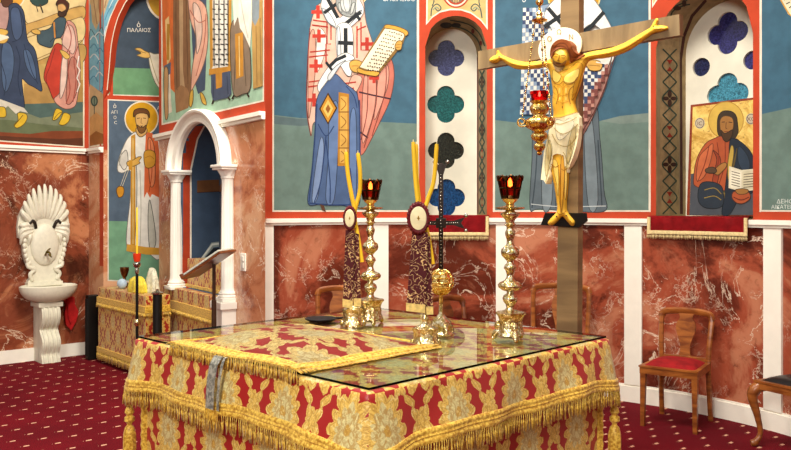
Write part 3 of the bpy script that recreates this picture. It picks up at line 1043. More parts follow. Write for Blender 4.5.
# ---- apse: saint with a scroll
SC_TXT = []
for i in range(12):
    x0, y0 = 386.4 - i * 1.95, 30.6 + i * 3.5; x1, y1 = 402.6 - i * 1.95, 35.4 + i * 3.3
    for j in range(7):
        if (i * 7 + j * 3) % 11 == 0: continue
        f0, f1 = j / 7 + .02, j / 7 + .105
        SC_TXT.append('l 4a4034 1.1 %.2f,%.2f %.2f,%.2f' % (x0 + (x1 - x0) * f0, y0 + (y1 - y0) * f0, x0 + (x1 - x0) * f1, y0 + (y1 - y0) * f1 - (.5 if j % 2 else -.4)))
BLUE, GRN = '40697f', '6e877e'
mural('wall_painting', APSE, '''
p f0e6d2 272.4,-70 418.4,-70 418.4,211.8 272.4,211.8
p 40697f 274,-70 416.8,-70 416.8,210.2 274,210.2
p 6e877e 274,115 300,118 340,120 416.8,123.6 416.8,210.2 274,210.2
p 5a6f72 274,116 300,119 330,118 330,124 300,126 274,124
e f0dc9a 346,-14 24.4,24.4
e d99f22 346,-14 23.2,23.2
t eef2ee 6 399,1 \u0392\u0391C\u0399\u039b\u0395\u0399\u039fC
s c97462 356,70 372,60 388,58 393,64 394,80 390,100 382,118 372,138 363,154 359,150 360,120 357,90
s de9a86 364,78 374,70 376,100 368,132 362,140
s de9a86 380,68 388,66 388,84 380,108 374,118
c 3e2430 1.6 359,92 372,95 391,99
c 3e2430 1.6 360,132 368,138
c 7a3a30 .9 376,68 376,104 364,148
c 7a3a30 .9 386,64 385,92 372,136
c 7a3a30 .9 368,72 367,112 361,140
s e0b9a4 322,2 330,-6 360,-6 366,22 373,44 376,60 366,64 358,72 352,90 344,98 332,80 326,74 320,96 318,118 313,124 311,136 308,122 306.6,108 307.6,66 310,28 316,8
s d49c86 309,40 314,30 316,60 312,100 308.6,118 308,80
s f6e8da 318,30 326,36 324,56 316,72
s e2b49e 352,76 362,78 356,92 346,97
''' + row_crosses('b9382a', 3.6, [(319, 36), (316, 66), (367, 44), (314, 100), (318, 12)], 6.6) + row_crosses('b9382a', 3, [(352, 94), (374, 78)], 5) + '''
l a82e24 1.3 327,12 327,44 331,44
l a82e24 1.3 331,18 331,40
l a82e24 1.3 310,52 330,50
l a82e24 1.3 309,57 328,55
l a82e24 1.3 309,82 324,80
l a82e24 1.3 308,87 322,85
l a82e24 1.3 313,20 327,22
l a82e24 1.3 312,25 328,27
l a82e24 1.3 357,26 357,58
l a82e24 1.3 361,22 361,50 372,50
l a82e24 1.3 357,30 366,26
l a82e24 1.3 326,44 326,62
l a82e24 1.3 340,84 356,82
l a82e24 1.3 346,90 354,88
c 7a2a24 .9 310,28 307.4,66 306.8,108 311,136
p b9382a 372,44 378,46 376,58 370,62
s 4d668f 330,78 336,74 346,84 354,90 358,98 360,130 359.4,170 358.6,205 340,205 322,204 308,203.5 311,176 315,140 316,104 322,88
s 6580ac 330,110 338,104 338,150 334,200 326,200 328,160
s 7d95bb 320,140 324,150 318,196 312,198
s 6580ac 350,120 356,116 356,200 350,200
c 27406e 1.3 317,104 313,160 309,202
c 27406e 1.1 318,124 326,136 334,126
c 27406e 1.1 326,136 321,180 314,203
c 27406e 1.1 326,140 330,180 330,203
c 27406e 1.3 359.4,100 360,150 358.6,204
c 27406e 1.1 350,168 352,190 350,204
c 27406e 1.2 309,203 330,205 358,204.4
c 27406e 1 346,86 354,96 357,108
p b9812a 338.6,92 349,94 349,166 337.6,166
p d9ab52 340.4,96 347.4,97 347.4,163 339.6,163
l 7a4c1c 1 338.6,112 349,112
l 7a4c1c 1 338.6,130 349,130
l 7a4c1c 1 338.6,148 349,148
c 8e5a20 .8 341,98 346,104 341,110
c 8e5a20 .8 341,116 346,122 341,128
c 8e5a20 .8 341,134 346,140 341,146
c 8e5a20 .8 341,151 346,157 341,162
p 4a3014 319,109 328,92.4 337.4,108 328,124.6
p c98e2c 320.6,109 328,95 335.8,108 328,122.4
p e8c468 323,109 328,99.6 333,108.4 328,118
p 9a5e20 325.4,109 328,104 330.6,108.6 328,113.4
p 5c3c2a 320,204 324,205.6 326,212 322,210
s eef0ec 321,4 328,-6 340,18 352,-6 362,4 363,14 352,26 344,29 336,28 326,20
s cfd6da 322,8 330,14 336,26 328,22
s cfd6da 362,10 354,20 346,28 352,16
l 20262a 3.6 326,-4 338,18
l 20262a 3.4 324,13 339,2
l 20262a 3.6 361,12 341,27
l 20262a 3.2 350,7 360,20
s eff1ec 337,26 352,28 352,70 348,76 342,68 337,56
s cdd4d8 337,30 340,30 341,64 338,58
l 20262a 4 345.6,28 345.6,60
l 20262a 4 338,42.6 353,43.4
s eff1ec 350,54 354,59 340,64 331,76 322,88 319,92 318,84 326,70 336,58 344,53
s cdd4d8 328,76 336,66 346,60 340,66 330,80
l 20262a 3.4 346,55.6 336,60 330,66
l 20262a 2.6 326,62 332,70
s 9aa09e 336,2 338,-6 354,-6 356,6 355,13 350,17 343,15 338,10
s c9cecb 341,0 346,-4 351,0 350,10 345,12 341,7
s b4bab7 338,4 340,3 342,12 339,10
s b4bab7 352,4 355,3 353,12 350,14
c 70787a .7 343,-2 344,6 347,14
c 70787a .7 349,-2 350,6 348,14
s d8a850 350,62 356,60 362,62 366,66 362,72 354,72 350,68
c 8e6224 .6 352,66 358,66 364,68
p 8a6a34 384.6,25 407.6,32.2 404,40 403,44 378.4,74.4 358,68.4
p f0e7c8 386,27 405,33 403,39 377,72.6 360,67
s d9a440 384,27 387,24.6 397,26.4 406.6,30.4 408,34 405,36 403,33 394,29.6 386,28.4
s d9a440 358,68 366,70.6 376,71 379.4,73 376,76 366,74.6 358,72
''' + '\n'.join(SC_TXT) + '''
s d8a850 396,43 399,40.6 402,42 401,49 397,50 395,47
l 8e6224 .5 396,45 401,44.4
l 8e6224 .5 396,47.4 400.6,47
''', 'wall painting of a grey-bearded bishop holding an open scroll, left of the small window', 'mural')

# ---- apse: saint behind the cross
chk = []
for i in range(26):
    for j in range(9):
        x = 521 + j * 3.2 + 2.0 - i * .12; y = 8 + i * 4.1
        if x > 548: continue
        chk.append('p %s %.1f,%.1f %.1f,%.1f %.1f,%.1f %.1f,%.1f' % (('e6e6dc' if (i * 3 + j * 2) % 5 < 2 else '3a4b70' if (i + j) % 2 else '8aa0b8'), x, y, x + 3.1, y - .3, x + 3.1, y + 3.8, x, y + 4))
chk2 = []
for i in range(24):
    for j in range(12):
        x = 574 + j * 3.4; y = 64 + i * 3.6
        # right hand drape: bounded by its slanted outer edge and hem
        lo = 617 - (y - 50) * .42
        if x + 3.4 > lo or x < 574: continue
        top = y < 128 - (x - 570) * 1.9
        cc = ('e6e6dc' if (i * 2 + j * 3) % 5 < 2 else '3a4b70') if top else ('7e4640' if (i + j * 2) % 3 else 'c08c7c')
        chk2.append('p %s %.1f,%.1f %.1f,%.1f %.1f,%.1f %.1f,%.1f' % (cc, x, y, x + 3.3, y, x + 3.3, y + 3.5, x, y + 3.5))
mural('wall_painting', APSE, '''
p f0e6d2 493.6,-70 650.2,-70 650.2,211.8 493.6,211.8
p 40697f 495,-70 648.6,-70 648.6,210.2 495,210.2
p 6e877e 495,120 520,123 600,121 620,116 648.6,113 648.6,210.2 495,210.2
p 7d9088 600,121 620,116 648.6,113 648.6,122 620,124
e f0dc9a 574,-6 27,27
e d99f22 574,-6 25.6,25.6
t eef2ee 7 524,2 \u1f41
s 5e6c74 534,104 548,96 592,98 600,140 604,190 606,210 584,212 540,209 530,208 532,160
s 7c8b92 544,120 552,116 552,200 542,204
s 7c8b92 584,120 592,118 598,200 588,204
c 39464e 1.2 538,120 536,170 532,208
c 39464e 1.2 556,110 556,208
c 39464e 1.2 598,140 602,206
c c9d2d2 .8 531,204 560,206.6 606,206
s 8aa0b8 532,14 548,4 556,8 549,40 548,90 546,118 536,116 524,112 521,96 524,60
s e6e6dc 592,10 604,26 618,48 612,62 598,84 584,100 574,104 574,66 588,40
s b08074 600,84 610,62 612,56 606,86 596,110 584,134 574,140 574,122
''' + '\n'.join(chk + chk2) + '''
c 5a2a26 1 616,52 606,84 594,112 578,138
s eef0ec 544,16 556,-2 572,-6 590,-4 604,14 612,30 606,34 592,24 578,34 566,42 556,30
p cfd6da 546,18 556,30 566,41 562,42 552,30
l 20262a 4 548,8 572,36
l 20262a 4 544,27 572,8
l 20262a 4 604,12 586,32
s d8a850 586,62 596,60 602,64 600,70 590,70
c 8e6224 .6 588,65 600,66
l e9e9e4 1 596,62 606,64 609,60
''', 'wall painting of a bishop in checked robes standing behind the crucifix', 'mural')

mural('wall_painting', APSE, '''
p f0e6d2 760.2,-70 900,-70 900,212.4 760.2,211.6
p 40697f 761.8,-70 898,-70 898,211 761.8,210
p 6e877e 761.8,114 776,111 791,107.6 820,104 898,110 898,211 761.8,210
p f0e7c8 780,-2 800,-14 806,4 793,16 788,14
l d9a440 1.4 779.6,-2 789,14 793,17
l 4a4034 1 784,0 787,-2
l 4a4034 1 786,4 790,2
l 4a4034 1 789,8 793,5
t e2eae2 6 787.6,203.4 \u0394\u0395\u0397C\u0399C
t e2eae2 5.4 789,208.8 \u0391\u0399\u039a\u0391\u03a4\u0395\u03a1\u0399\u039d\u0397C
''', 'blue and green painted wall panel with small white lettering right of the large window', 'mural')

# painted surrounds of the windows
mural('window_surround_painting', APSE, '''
l f0e6d2 1.4 418.4,212 418.4,-70
l f0e6d2 1.4 493.6,212 493.6,-70
p f0e6d2 426,25 427,-60 487,-60 487.8,30 481,21 471,13.6 461,10.4 450,10.2 440,12.6 432,18
p d3b876 427.6,22 428.2,-60 485.6,-60 486,25.6 480.6,19 471,12 461,8.8 450,8.6 440,11 432.6,16
e b5401f 456,-8 14,16
e f0e6d2 456,-8 12.4,14.4
e b5401f 456,-8 10.8,12.8
e 7a6a58 456,-8 9,11
l d3b876 1 452,-10 454,2
l d3b876 1 456,-10 456,3
l d3b876 1 460,-10 458,2
c 4c5c54 1.2 431,16 432,8 437,4 441,8 438,11 435,8
c 4c5c54 1.2 430,-10 434,0 432,6
c 4c5c54 1.2 482,18 480,8 475,4 471,8 474,11 477,8
c 4c5c54 1.2 483,-10 479,0 480,6
c 8a9a7c 1.4 433,10 436,7 439,9
c 8a9a7c 1.4 479,10 476,7 473,9
''', 'ochre and red painted surround with scrolls over the small window', 'mural')
mural('window_surround_painting', APSE, '''
l f0e6d2 1.4 650,212 650,-70
l f0e6d2 1.4 760.2,212 760.2,-70
p f0e6d2 652,8 664,-10 672,-18 652,-30
p d3b876 653,4 662,-10 668,-17 653,-26
''', 'red painted surround of the large window', 'mural')

# ornament on the splays of the windows
def vines(surf_px, y0, y1, step, side):
    out = []
    y = y1
    x0, x1 = surf_px
    c = (x0 + x1) / 2; w = (x1 - x0)
    out.append('l a89272 %.2f %g,%g %g,%g' % (.8, x0 + 1.5, y0, x0 + 1.5, y1)); out.append('l a89272 .8 %g,%g %g,%g' % (x1 - 1.5, y0, x1 - 1.5, y1))
    k = 0
    while y > y0 + step:
        out.append('c 2f4a3c 1.3 %g,%g %g,%g %g,%g %g,%g %g,%g' % (c - w * .3, y, c + w * .05, y - step * .25, c + w * .32, y - step * .5, c + w * .05, y - step * .75, c - w * .3, y - step))
        out.append('c 2f4a3c 1.3 %g,%g %g,%g %g,%g %g,%g %g,%g' % (c + w * .3, y, c - w * .05, y - step * .25, c - w * .32, y - step * .5, c - w * .05, y - step * .75, c + w * .3, y - step))
        m = y - step * .5
        if k % 2 == 0:
            out.append('p a5301c %g,%g %g,%g %g,%g' % (c, m - 1, c - w * .13, m - step * .17, c + w * .13, m - step * .17))
            out.append('p a5301c %g,%g %g,%g %g,%g' % (c, m + 1, c - w * .13, m + step * .17, c + w * .13, m + step * .17))
        else:
            for dx, dy in ((0, -.2), (0, .2), (-.17, 0), (.17, 0)):
                out.append('e 43200f %g,%g %g,%g' % (c + dx * w, m + dy * step * .7, w * (.09 if dx == 0 else .13), step * (.12 if dx == 0 else .06)))
        y -= step; k += 1
    return '\n'.join(out)


mural('painted_ornament', rev2, 'l a89272 1 658,214 658,32 664,14 672,2\nl 4a1c14 3 681.4,214 680.4,60 684,36 692,16 706,0\n' + vines((658, 681), 20, 214, 33, 0) + '''
c 2f4a3c 1.4 664,18 672,8 684,2 692,-6
c 2f4a3c 1.4 670,24 672,12 682,6 690,4
e 43200f 677,8 4,2.2
e 43200f 684,3 2.2,3.4
e 43200f 673,3 2.2,3.4
''', 'red and green vine ornament painted on the splay of the large window', 'ornament')
mural('painted_ornament', rev1, 'l 6a2a1c 1.6 477.8,214 477.8,60 474,48 466,38 454,31 446,30\n' + vines((478, 486.4), 52, 214, 24, 0) + '''
c 2f4a3c 1.2 482,52 478,40 470,32 462,28 452,26
c 2f4a3c 1.2 485,46 480,34 472,26 462,22 450,20
e 7a2a1c 473,31 1.6,2.4
e 7a2a1c 481,43 1.4,2.4
e 2c2018 456,25 5,2.2
e 2c2018 446,25 6,3
''', 'brown vine ornament painted on the splay of the small window', 'ornament')

# ---------------------------------------------------------------- the altar table, its cloths and glass
M_dam = damask('damask_red_gold', 'a8140f', 'e6bd58', 'd6c88a')
M_dam_side = damask('damask_sidetable', 'a02414', 'dcb052', 'd2bc7c', .25, .30, 1.4)
M_glass = glassy('clear_glass', 'eef2ec', rough=.015)
M_glassedge = paint('10160f', .2, .05)
TC = Vector((-.099, 3.432, 0)); TRZ = atan2(.714, .7); HX, HY = .695, .708
table = thing('altar_table', 'square holy table under red and gold damask cloths in the foreground', 'altar table', TC, TRZ)
TM = table.matrix_basis


def roundrect(hx, hy, r, n=8, m=26):
    """closed outline, same number of points for any size; returns (x, y, cornerness)"""
    out = []
    for k, (sx, sy) in enumerate(((1, 1), (-1, 1), (-1, -1), (1, -1))):
        a0 = k * pi / 2
        for i in range(n + 1):
            a = a0 + pi / 2 * i / n
            out.append((sx * (hx - r) + r * cos(a), sy * (hy - r) + r * sin(a)))
        nx, ny = ((-1, 1), (-1, -1), (1, -1), (1, 1))[k]
        x1, y1 = out[-1]; a = a0 + pi / 2
        x2, y2 = nx * (hx - r) + r * cos(a), ny * (hy - r) + r * sin(a)
        for i in range(1, m): out.append((x1 + (x2 - x1) * i / m, y1 + (y2 - y1) * i / m))
    return out


def loft(bm, rows, mi=0, close=True):
    R = [[bm.verts.new(p) for p in r] for r in rows]
    for a, b in zip(R, R[1:]):
        n = len(a)
        for i in range(n if close else n - 1):
            bm.faces.new((a[i], a[(i + 1) % n], b[(i + 1) % n], b[i])).material_index = mi
    return R


# fitted cover with gold cord on its edges
bm = BM(); box(bm, -HX + .02, HX - .02, -HY + .02, HY - .02, 0, .985, .012)
finish('fitted_cover', bm, M_dam, parent=table, uv='box')
for sx in (-1, 1):
    for sy in (-1, 1):
        bm = BM(); x, y = sx * (HX - .022), sy * (HY - .022)
        tube(bm, [(x, y, .01 + i * .02) for i in range(46)], [.017 + .004 * (i % 2) for i in range(46)], 8)
        finish('edge_cord', bm, M_trim, parent=table, smooth=True)
cloth = thing('altar_cloth', 'upper damask cloth with gold fringe and corner tassels over the holy table', 'altar cloth', TC, TRZ)


def skirt(t, extra=0.):
    """outline of the hanging cloth at depth t (1 = top of the gold band)"""
    pts = roundrect(HX + .012 + .03 * t, HY + .012 + .03 * t, .022 + .07 * t); out = []
    L = 0; n = len(pts)
    for i, (x, y) in enumerate(pts):
        px, py = pts[i - 1]; L += math.hypot(x - px, y - py)
        dc = math.hypot(abs(x) - HX, abs(y) - HY); c = math.exp(-(dc / .13) ** 2)
        nx, ny = x / HX, y / HY
        if abs(nx) > abs(ny) * 1.06: d = Vector((math.copysign(1, nx), 0))
        elif abs(ny) > abs(nx) * 1.06: d = Vector((0, math.copysign(1, ny)))
        else: d = Vector((math.copysign(.72, nx), math.copysign(.72, ny)))
        o = t * (.020 * c + .010 * sin(L * 9.5) * (1 - c) + .006 * sin(L * 23) * (1 - c)) + extra
        z = 1.0 - (.150 + .020 * c + .004 * sin(L * 7)) * min(t, 1.) - max(0, t - 1) * .15
        out.append(Vector((x + d.x * o, y + d.y * o, z)))
    return out


bm = BM()
rows = [[Vector((x, y, .998)) for x, y in roundrect(HX - .03, HY - .03, .02)], [Vector((x, y, .998)) for x, y in roundrect(HX + .004, HY + .004, .02)]]
rows += [skirt(t) for t in (.05, .15, .3, .45, .6, .75, .9, 1., 1.30)]
R = loft(bm, rows); bm.faces.new(R[0])
finish('cloth', bm, M_dam, parent=cloth, smooth=50, uv='box')
bm = BM()
rows = []
for i in range(9):
    t = 1. + .30 * i / 8
    rows.append(skirt(t, .003 + .003 * (1 if i in (1, 2, 4, 6, 7) else 0)))
rows = [skirt(1., -.002)] + rows + [skirt(1.30, -.002)]
loft(bm, rows); finish('trim_band', bm, M_trim, parent=cloth, smooth=50)


def fringe(bm, path, length, spacing=.009, r=.0026, closed=True, sway=.006, out=None, net=.012):
    P = [Vector(p) for p in path]; segs = list(zip(P, P[1:] + (P[:1] if closed else [])))
    if not closed: segs = segs[:len(P) - 1]
    pos = 0.
    for a, b in segs:
        L = (b - a).length
        if L < 1e-6: continue
        while pos < L:
            p = a.lerp(b, pos / L); d = (b - a).normalized(); pos += spacing
            s = Vector((random.uniform(-1, 1), random.uniform(-1, 1), 0)) * sway
            q = p + Vector((0, 0, -length * random.uniform(.86, 1.05))) + s
            if out is not None: q = q + out * length * .25
            tube(bm, [p, p.lerp(q, .25), p.lerp(q, .4) , q], [r * .6, r * .55, r * 1.3, r * .8], 3)
        pos -= L


bm = BM(); fringe(bm, skirt(1.30, .002), .066, .0105, .0034)
finish('fringe', bm, M_trim, parent=cloth, smooth='all')
M_goldthread = M_trim
for sx in (-1, 1):
    for sy in (-1, 1):
        bm = BM(); tx, ty = sx * (HX + .045), sy * (HY + .045)
        x, y = tx - sx * .02, ty - sy * .02
        M = Matrix.Translation((x, y, 0))
        tube(bm, [(x - sx * .02, y - sy * .02, .77), (x, y, .735), (x, y, .70)], .004, 6)
        lathe(bm, [(0, .72), (.008, .715), (.017, .70), (.020, .685), (.012, .672), (.021, .665), (.022, .65), (.012, .64), (.010, .632), (.02, .62), (.026, .59), (.027, .50), (.024, .495), (0, .495)], 16, M, mod=lambda a, i: 1 + (.06 * cos(a * 8) if i > 9 else 0))
        finish('tassel', bm, M_trim, parent=cloth, smooth=True)

gl = BM(); box(gl, -HX, HX, -HY, HY, 1.0005, 1.0085)
for f in gl.faces:
    f.material_index = 0
gl.normal_update()
for f in gl.faces:
    if abs(f.normal.z) < .5: f.material_index = 1
gl.transform(TM)
gp = finish('glass_tabletop', gl, [M_glass, M_glassedge])
recenter(gp); tag(gp, 'clear glass sheet lying over the top of the damask covered holy table', 'glass sheet')
GZ = 1.0090


def T(x, y, z=0.): return TM @ Vector((x, y, z))


# cloth over the book, at the near left edge
cov = thing('book_cover_cloth', 'fringed red and gold cloth draped over a raised book at the table edge', 'cloth', T(-.365, .005, GZ), TRZ)
X0, X1, Y0, Y1 = -.722, -.015, -.392, .403


def covz(u, v):
    su = lambda w, e: max(0, min(1, w / e)) ** 2 * (3 - 2 * max(0, min(1, w / e)))
    h = .052 * su(u, .34) * su(1 - u, .42) * su(v, .3) * su(1 - v, .34)
    h += .010 * su(u, .1) * su(1 - u, .12) * su(v, .1) * su(1 - v, .12) + .012 * math.exp(-(u / .12) ** 2) * (.6 + .4 * sin(v * 9)) * (1 - .6 * v)
    h += .004 * noise.noise((u * 5, v * 5, .3))
    return GZ + .004 + max(0, h)


def covp(u, v, lift=0.):
    return Vector((X0 + (X1 - X0) * u, Y0 + (Y1 - Y0) * v, covz(u, v) + lift))


def locmesh(bm): bm.transform(cov.matrix_basis.inverted() @ TM)


N = 36
bm = BM()
G = [[bm.verts.new(covp(i / N, j / N)) for j in range(N + 1)] for i in range(N + 1)]
for i in range(N):
    for j in range(N): bm.faces.new((G[i][j], G[i + 1][j], G[i + 1][j + 1], G[i][j + 1]))
bmesh.ops.solidify(bm, geom=bm.faces[:], thickness=.003)
locmesh(bm); finish('cloth', bm, damask('damask_cover', 'b01611', 'ecd284', 'e2d6a0', .36, .46, 1., ox=.04, oy=.1), parent=cov, smooth=50, uv='box')


def band(bm, f, w, n=44):
    """trim along an edge: f(s, c) gives a point s along, c across"""
    prof = [(0, .001), (.08, .007), (.25, .008), (.33, .004), (.42, .008), (.6, .008), (.68, .004), (.76, .008), (.93, .007), (1, .001)]
    R = [[bm.verts.new(f(i / n, c * w) + Vector((0, 0, l))) for c, l in prof] for i in range(n + 1)]
    for a, b in zip(R, R[1:]):
        for i in range(len(prof) - 1): bm.faces.new((a[i], b[i], b[i + 1], a[i + 1]))


bm = BM()
wu = .045 / (X1 - X0); wv = .045 / (Y1 - Y0)
band(bm, lambda s, c: covp(c / .045 * wu, s), .045); band(bm, lambda s, c: covp(1 - c / .045 * wu, s), .045)
band(bm, lambda s, c: covp(s, c / .045 * wv), .045); band(bm, lambda s, c: covp(s, 1 - c / .045 * wv), .045)
locmesh(bm); finish('trim_band', bm, M_trim, parent=cov, smooth=True)
bm = BM()
fringe(bm, [covp(0, j / 40) for j in range(41)], .050, .0085, .0034, False, .005)
for edge, d in (([covp(i / 30, 0) for i in range(31)], Vector((0, -1, 0))), ([covp(1, j / 30) for j in range(31)], Vector((1, 0, 0))), ([covp(i / 30, 1) for i in range(31)], Vector((0, 1, 0)))):
    for p in [a.lerp(b, k / 3) for a, b in zip(edge, edge[1:]) for k in range(3)]:
        q = p + d * .022 + Vector((random.uniform(-.004, .004), random.uniform(-.004, .004), 0)); q.z = GZ + .003
        tube(bm, [p, q], [.0024, .0018], 3)
locmesh(bm); finish('fringe', bm, M_trim, parent=cov, smooth='all')

# ribbon hanging from under it
rb = thing('bookmark_ribbon', 'silver embroidered ribbon hanging from beneath the fringed cloth', 'ribbon', T(-.765, .033, .79), TRZ)
m_, t_, b_ = newmat('silver_brocade', .45, .2, .4)
n1 = nz(t_, objco(t_), 55, 3, 1.)
t_.links.new(mixc(t_, n1.step(.4, .6), hexc('9a9b92'), hexc('d9d8cc')), b_.inputs['Base Color']); M_brocade = m_
bm = BM()
for y0, y1, dx in ((.018, .070, 0.), (-.004, .012, .008)):
    path = [(-.70, 1.012), (-.733, 1.011), (-.752 + dx, .985), (-.764 + dx, .93), (-.769 + dx, .87), (-.770 + dx, .825)]
    a = [bm.verts.new(T(x, y0, z)) for x, z in path]; b = [bm.verts.new(T(x, y1, z)) for x, z in path]
    for i in range(len(path) - 1): bm.faces.new((a[i], a[i + 1], b[i + 1], b[i]))
bmesh.ops.solidify(bm, geom=bm.faces[:], thickness=.004)
finish('ribbon', bm, M_brocade, parent=rb, world=True)
bm = BM(); fringe(bm, [T(-.772, -.004 + .074 * i / 10, .828) for i in range(11)], .04, .006, .003, False, .003)
finish('fringe', bm, M_trim, parent=rb, world=True)

# small dark dish at the back
x_, y_ = K(321) * 3.87, 3.87
ds = thing('dish', 'small round black dish with a handle at the back edge of the table', 'dish', (x_, y_, GZ), .2)
bm = BM(); lathe(bm, [(.0, 0), (.055, 0), (.078, .012), (.076, .016), (.05, .008), (0, .007)], 28); finish('bowl', bm, M_black, parent=ds, smooth=True)
bm = BM(); tube(bm, [(.07, 0, .012), (.11, 0, .014), (.15, 0, .012)], [.006, .005, .006], 8); finish('handle', bm, M_black, parent=ds, smooth=True)

# ---------------------------------------------------------------- things standing on the glass
M_redglass = glassy('amber_red_glass', 'd0502c', rough=.05)
M_cherry = glassy('cherry_glass', 'e2303a', rough=.05)
m_, t_, b_ = newmat('flame', .5); b_.inputs['Emission Color'].default_value = (1, .62, .25, 1); b_.inputs['Emission Strength'].default_value = 14; M_flame = m_
M_wax = paint('f2c52c', .45, .05)
M_bronze = metal('dark_bronze', '4a3018', .3, .3, 60)


def pix(prof, y0, s):
    """profile in photograph pixels (radius, y) -> metres above y0, bottom first"""
    return [(r * s, (y0 - y) * s) for r, y in prof]


def lamp_candlestick(px, py, label):
    d = (H - GZ) * F / (py - HZ); s = d / F
    t = thing('lamp_candlestick', label, 'candlestick', (K(px) * d, d, GZ), .35, 'gold lamp candlesticks')
    s = .00415                                             # both are one pattern
    Y = 342
    bm = BM()
    for i in range(3):
        a = 2 * pi * i / 3 + .4; c, q = cos(a), sin(a)
        tube(bm, smoothpath([(9 * s * c, 9 * s * q, 9 * s), (14 * s * c, 14 * s * q, 7 * s), (16 * s * c, 16 * s * q, 3 * s), (18 * s * c, 18 * s * q, 2.2 * s)], 4), [3.4 * s] * 4 + [3. * s] * 4 + [2.6 * s] * 4 + [2.2 * s], 8)
        blob(bm, (12 * s * c, 12 * s * q, 14 * s), (3.6 * s, 3.6 * s, 5 * s))
    lathe(bm, pix([(7, 339), (12, 336.5), (11, 333), (10.2, 328), (10, 322), (11.2, 318), (13, 316), (13, 314.4), (9, 313.4), (5, 312)], Y, s), 36, mod=lambda a, i: 1 + .16 * abs(cos(1.5 * a + .6)) * (1 if 0 < i < 8 else .3) + .04 * cos(12 * a))
    finish('base', bm, M_gilt, parent=t, smooth=50)
    bm = BM()
    lathe(bm, pix([(5, 312.5), (3.6, 310), (4.2, 307), (6.6, 304), (7.4, 301), (6.4, 298), (3.4, 296), (3.2, 294), (8, 292.4), (11.5, 290), (12, 287.6), (9.8, 285), (5, 283), (3.6, 280), (3.2, 277), (4.4, 273.6), (6.2, 271), (5.2, 268), (3.2, 266), (3, 264), (5, 262), (8, 259), (9, 256), (8.4, 252), (5, 249.4), (3.4, 247), (3.2, 243), (4.6, 239), (5, 236), (3.6, 233), (3.4, 230), (6, 228), (4, 226), (5, 223), (8, 220), (9.6, 217.6), (9.4, 216.4), (5, 215), (4, 213)], Y, s), 24, mod=lambda a, i: 1 + .05 * cos(8 * a))
    finish('stem', bm, M_gilt, parent=t, smooth=60)
    bm = BM()
    lathe(bm, pix([(4, 214), (10, 213), (14, 212), (14, 211), (8, 210.4), (4, 209), (4, 207), (7, 204.6), (8, 202.6), (0, 202.4)], Y, s), 28, mod=lambda a, i: 1 + (.08 * cos(8 * a) if 0 < i < 4 else 0))
    finish('drip_pan', bm, M_golds, parent=t, smooth=60)
    cup = BM()
    lathe(cup, pix([(0, 202.6), (7.4, 202.4), (8.2, 199), (10.0, 190), (11.6, 180.5)], Y, s), 32, mod=lambda a, i: 1 + .03 * cos(8 * a))
    cupo = finish('lamp_glass', cup, M_redglass, parent=t, smooth=True)
    fil = BM()
    for i in range(8):
        a0 = 2 * pi * i / 8
        pts = []
        for j in range(9):
            f = j / 8; r = (8.0 + 4.2 * f) * s; z = (342 - 202.2 + 20 * f + (2.5 if j == 8 else 0)) * s
            pts.append((r * cos(a0), r * sin(a0), z))
        tube(fil, pts, [1.3 * s] * 8 + [.5 * s], 5)
        arc = []
        for j in range(9):
            f = j / 8; a = a0 + f * pi / 4; r = 12.0 * s
            arc.append((r * cos(a), r * sin(a), (342 - 181.5 + 4.4 * (1 - abs(2 * f - 1) ** 1.5) - 3.2) * s))
        tube(fil, arc, 1.4 * s, 5)
        arc = [((9.5 + .9) * s * cos(a0 + f * pi / 4), (9.5 + .9) * s * sin(a0 + f * pi / 4), (342 - 192) * s) for f in (0, .25, .5, .75, 1)]
        tube(fil, arc, 1.0 * s, 5)
    lathe(fil, pix([(7.5, 203), (9, 202), (8.6, 199.4), (7.6, 199.6)], Y, s), 24)
    finish('filigree', fil, M_bronze, parent=cupo, smooth=True)
    cn = BM(); lathe(cn, pix([(0, 202), (4, 202), (4.2, 192), (0, 191.6)], Y, s), 16); finish('candle', cn, paint('efe3c0', .4, .03), parent=cupo, smooth=True)
    fl = BM(); lathe(fl, pix([(0, 191.4), (2.6, 189.4), (2.0, 185), (0, 181)], Y, s), 10); finish('flame', fl, M_flame, parent=cupo, smooth=True)
    return t


lamp_candlestick(510, 340.2, 'tall gold candlestick with red glass lamp, nearest the right table corner')
lamp_candlestick(370.5, 323.6, 'gold candlestick with red glass lamp at the back of the table, behind the twin candles')

m_, t_, b_ = newmat('maroon_embroidery', .7, 0, .3)
co = objco(t_); n1 = nz(t_, co, 42, 0, 1.2); n2 = nz(t_, co, 60, 1, .6)
msk = (n1 - .5).abs().lt(.028).max(n2.gt(.70))
t_.links.new(mixc(t_, msk, hexc('4a0c14'), hexc('d8b27a')), b_.inputs['Base Color']); M_embr = m_
M_maroon = paint('5c0c18', .6, .2, 40)
M_cream = paint('eadfb2', .6, .06, 30)


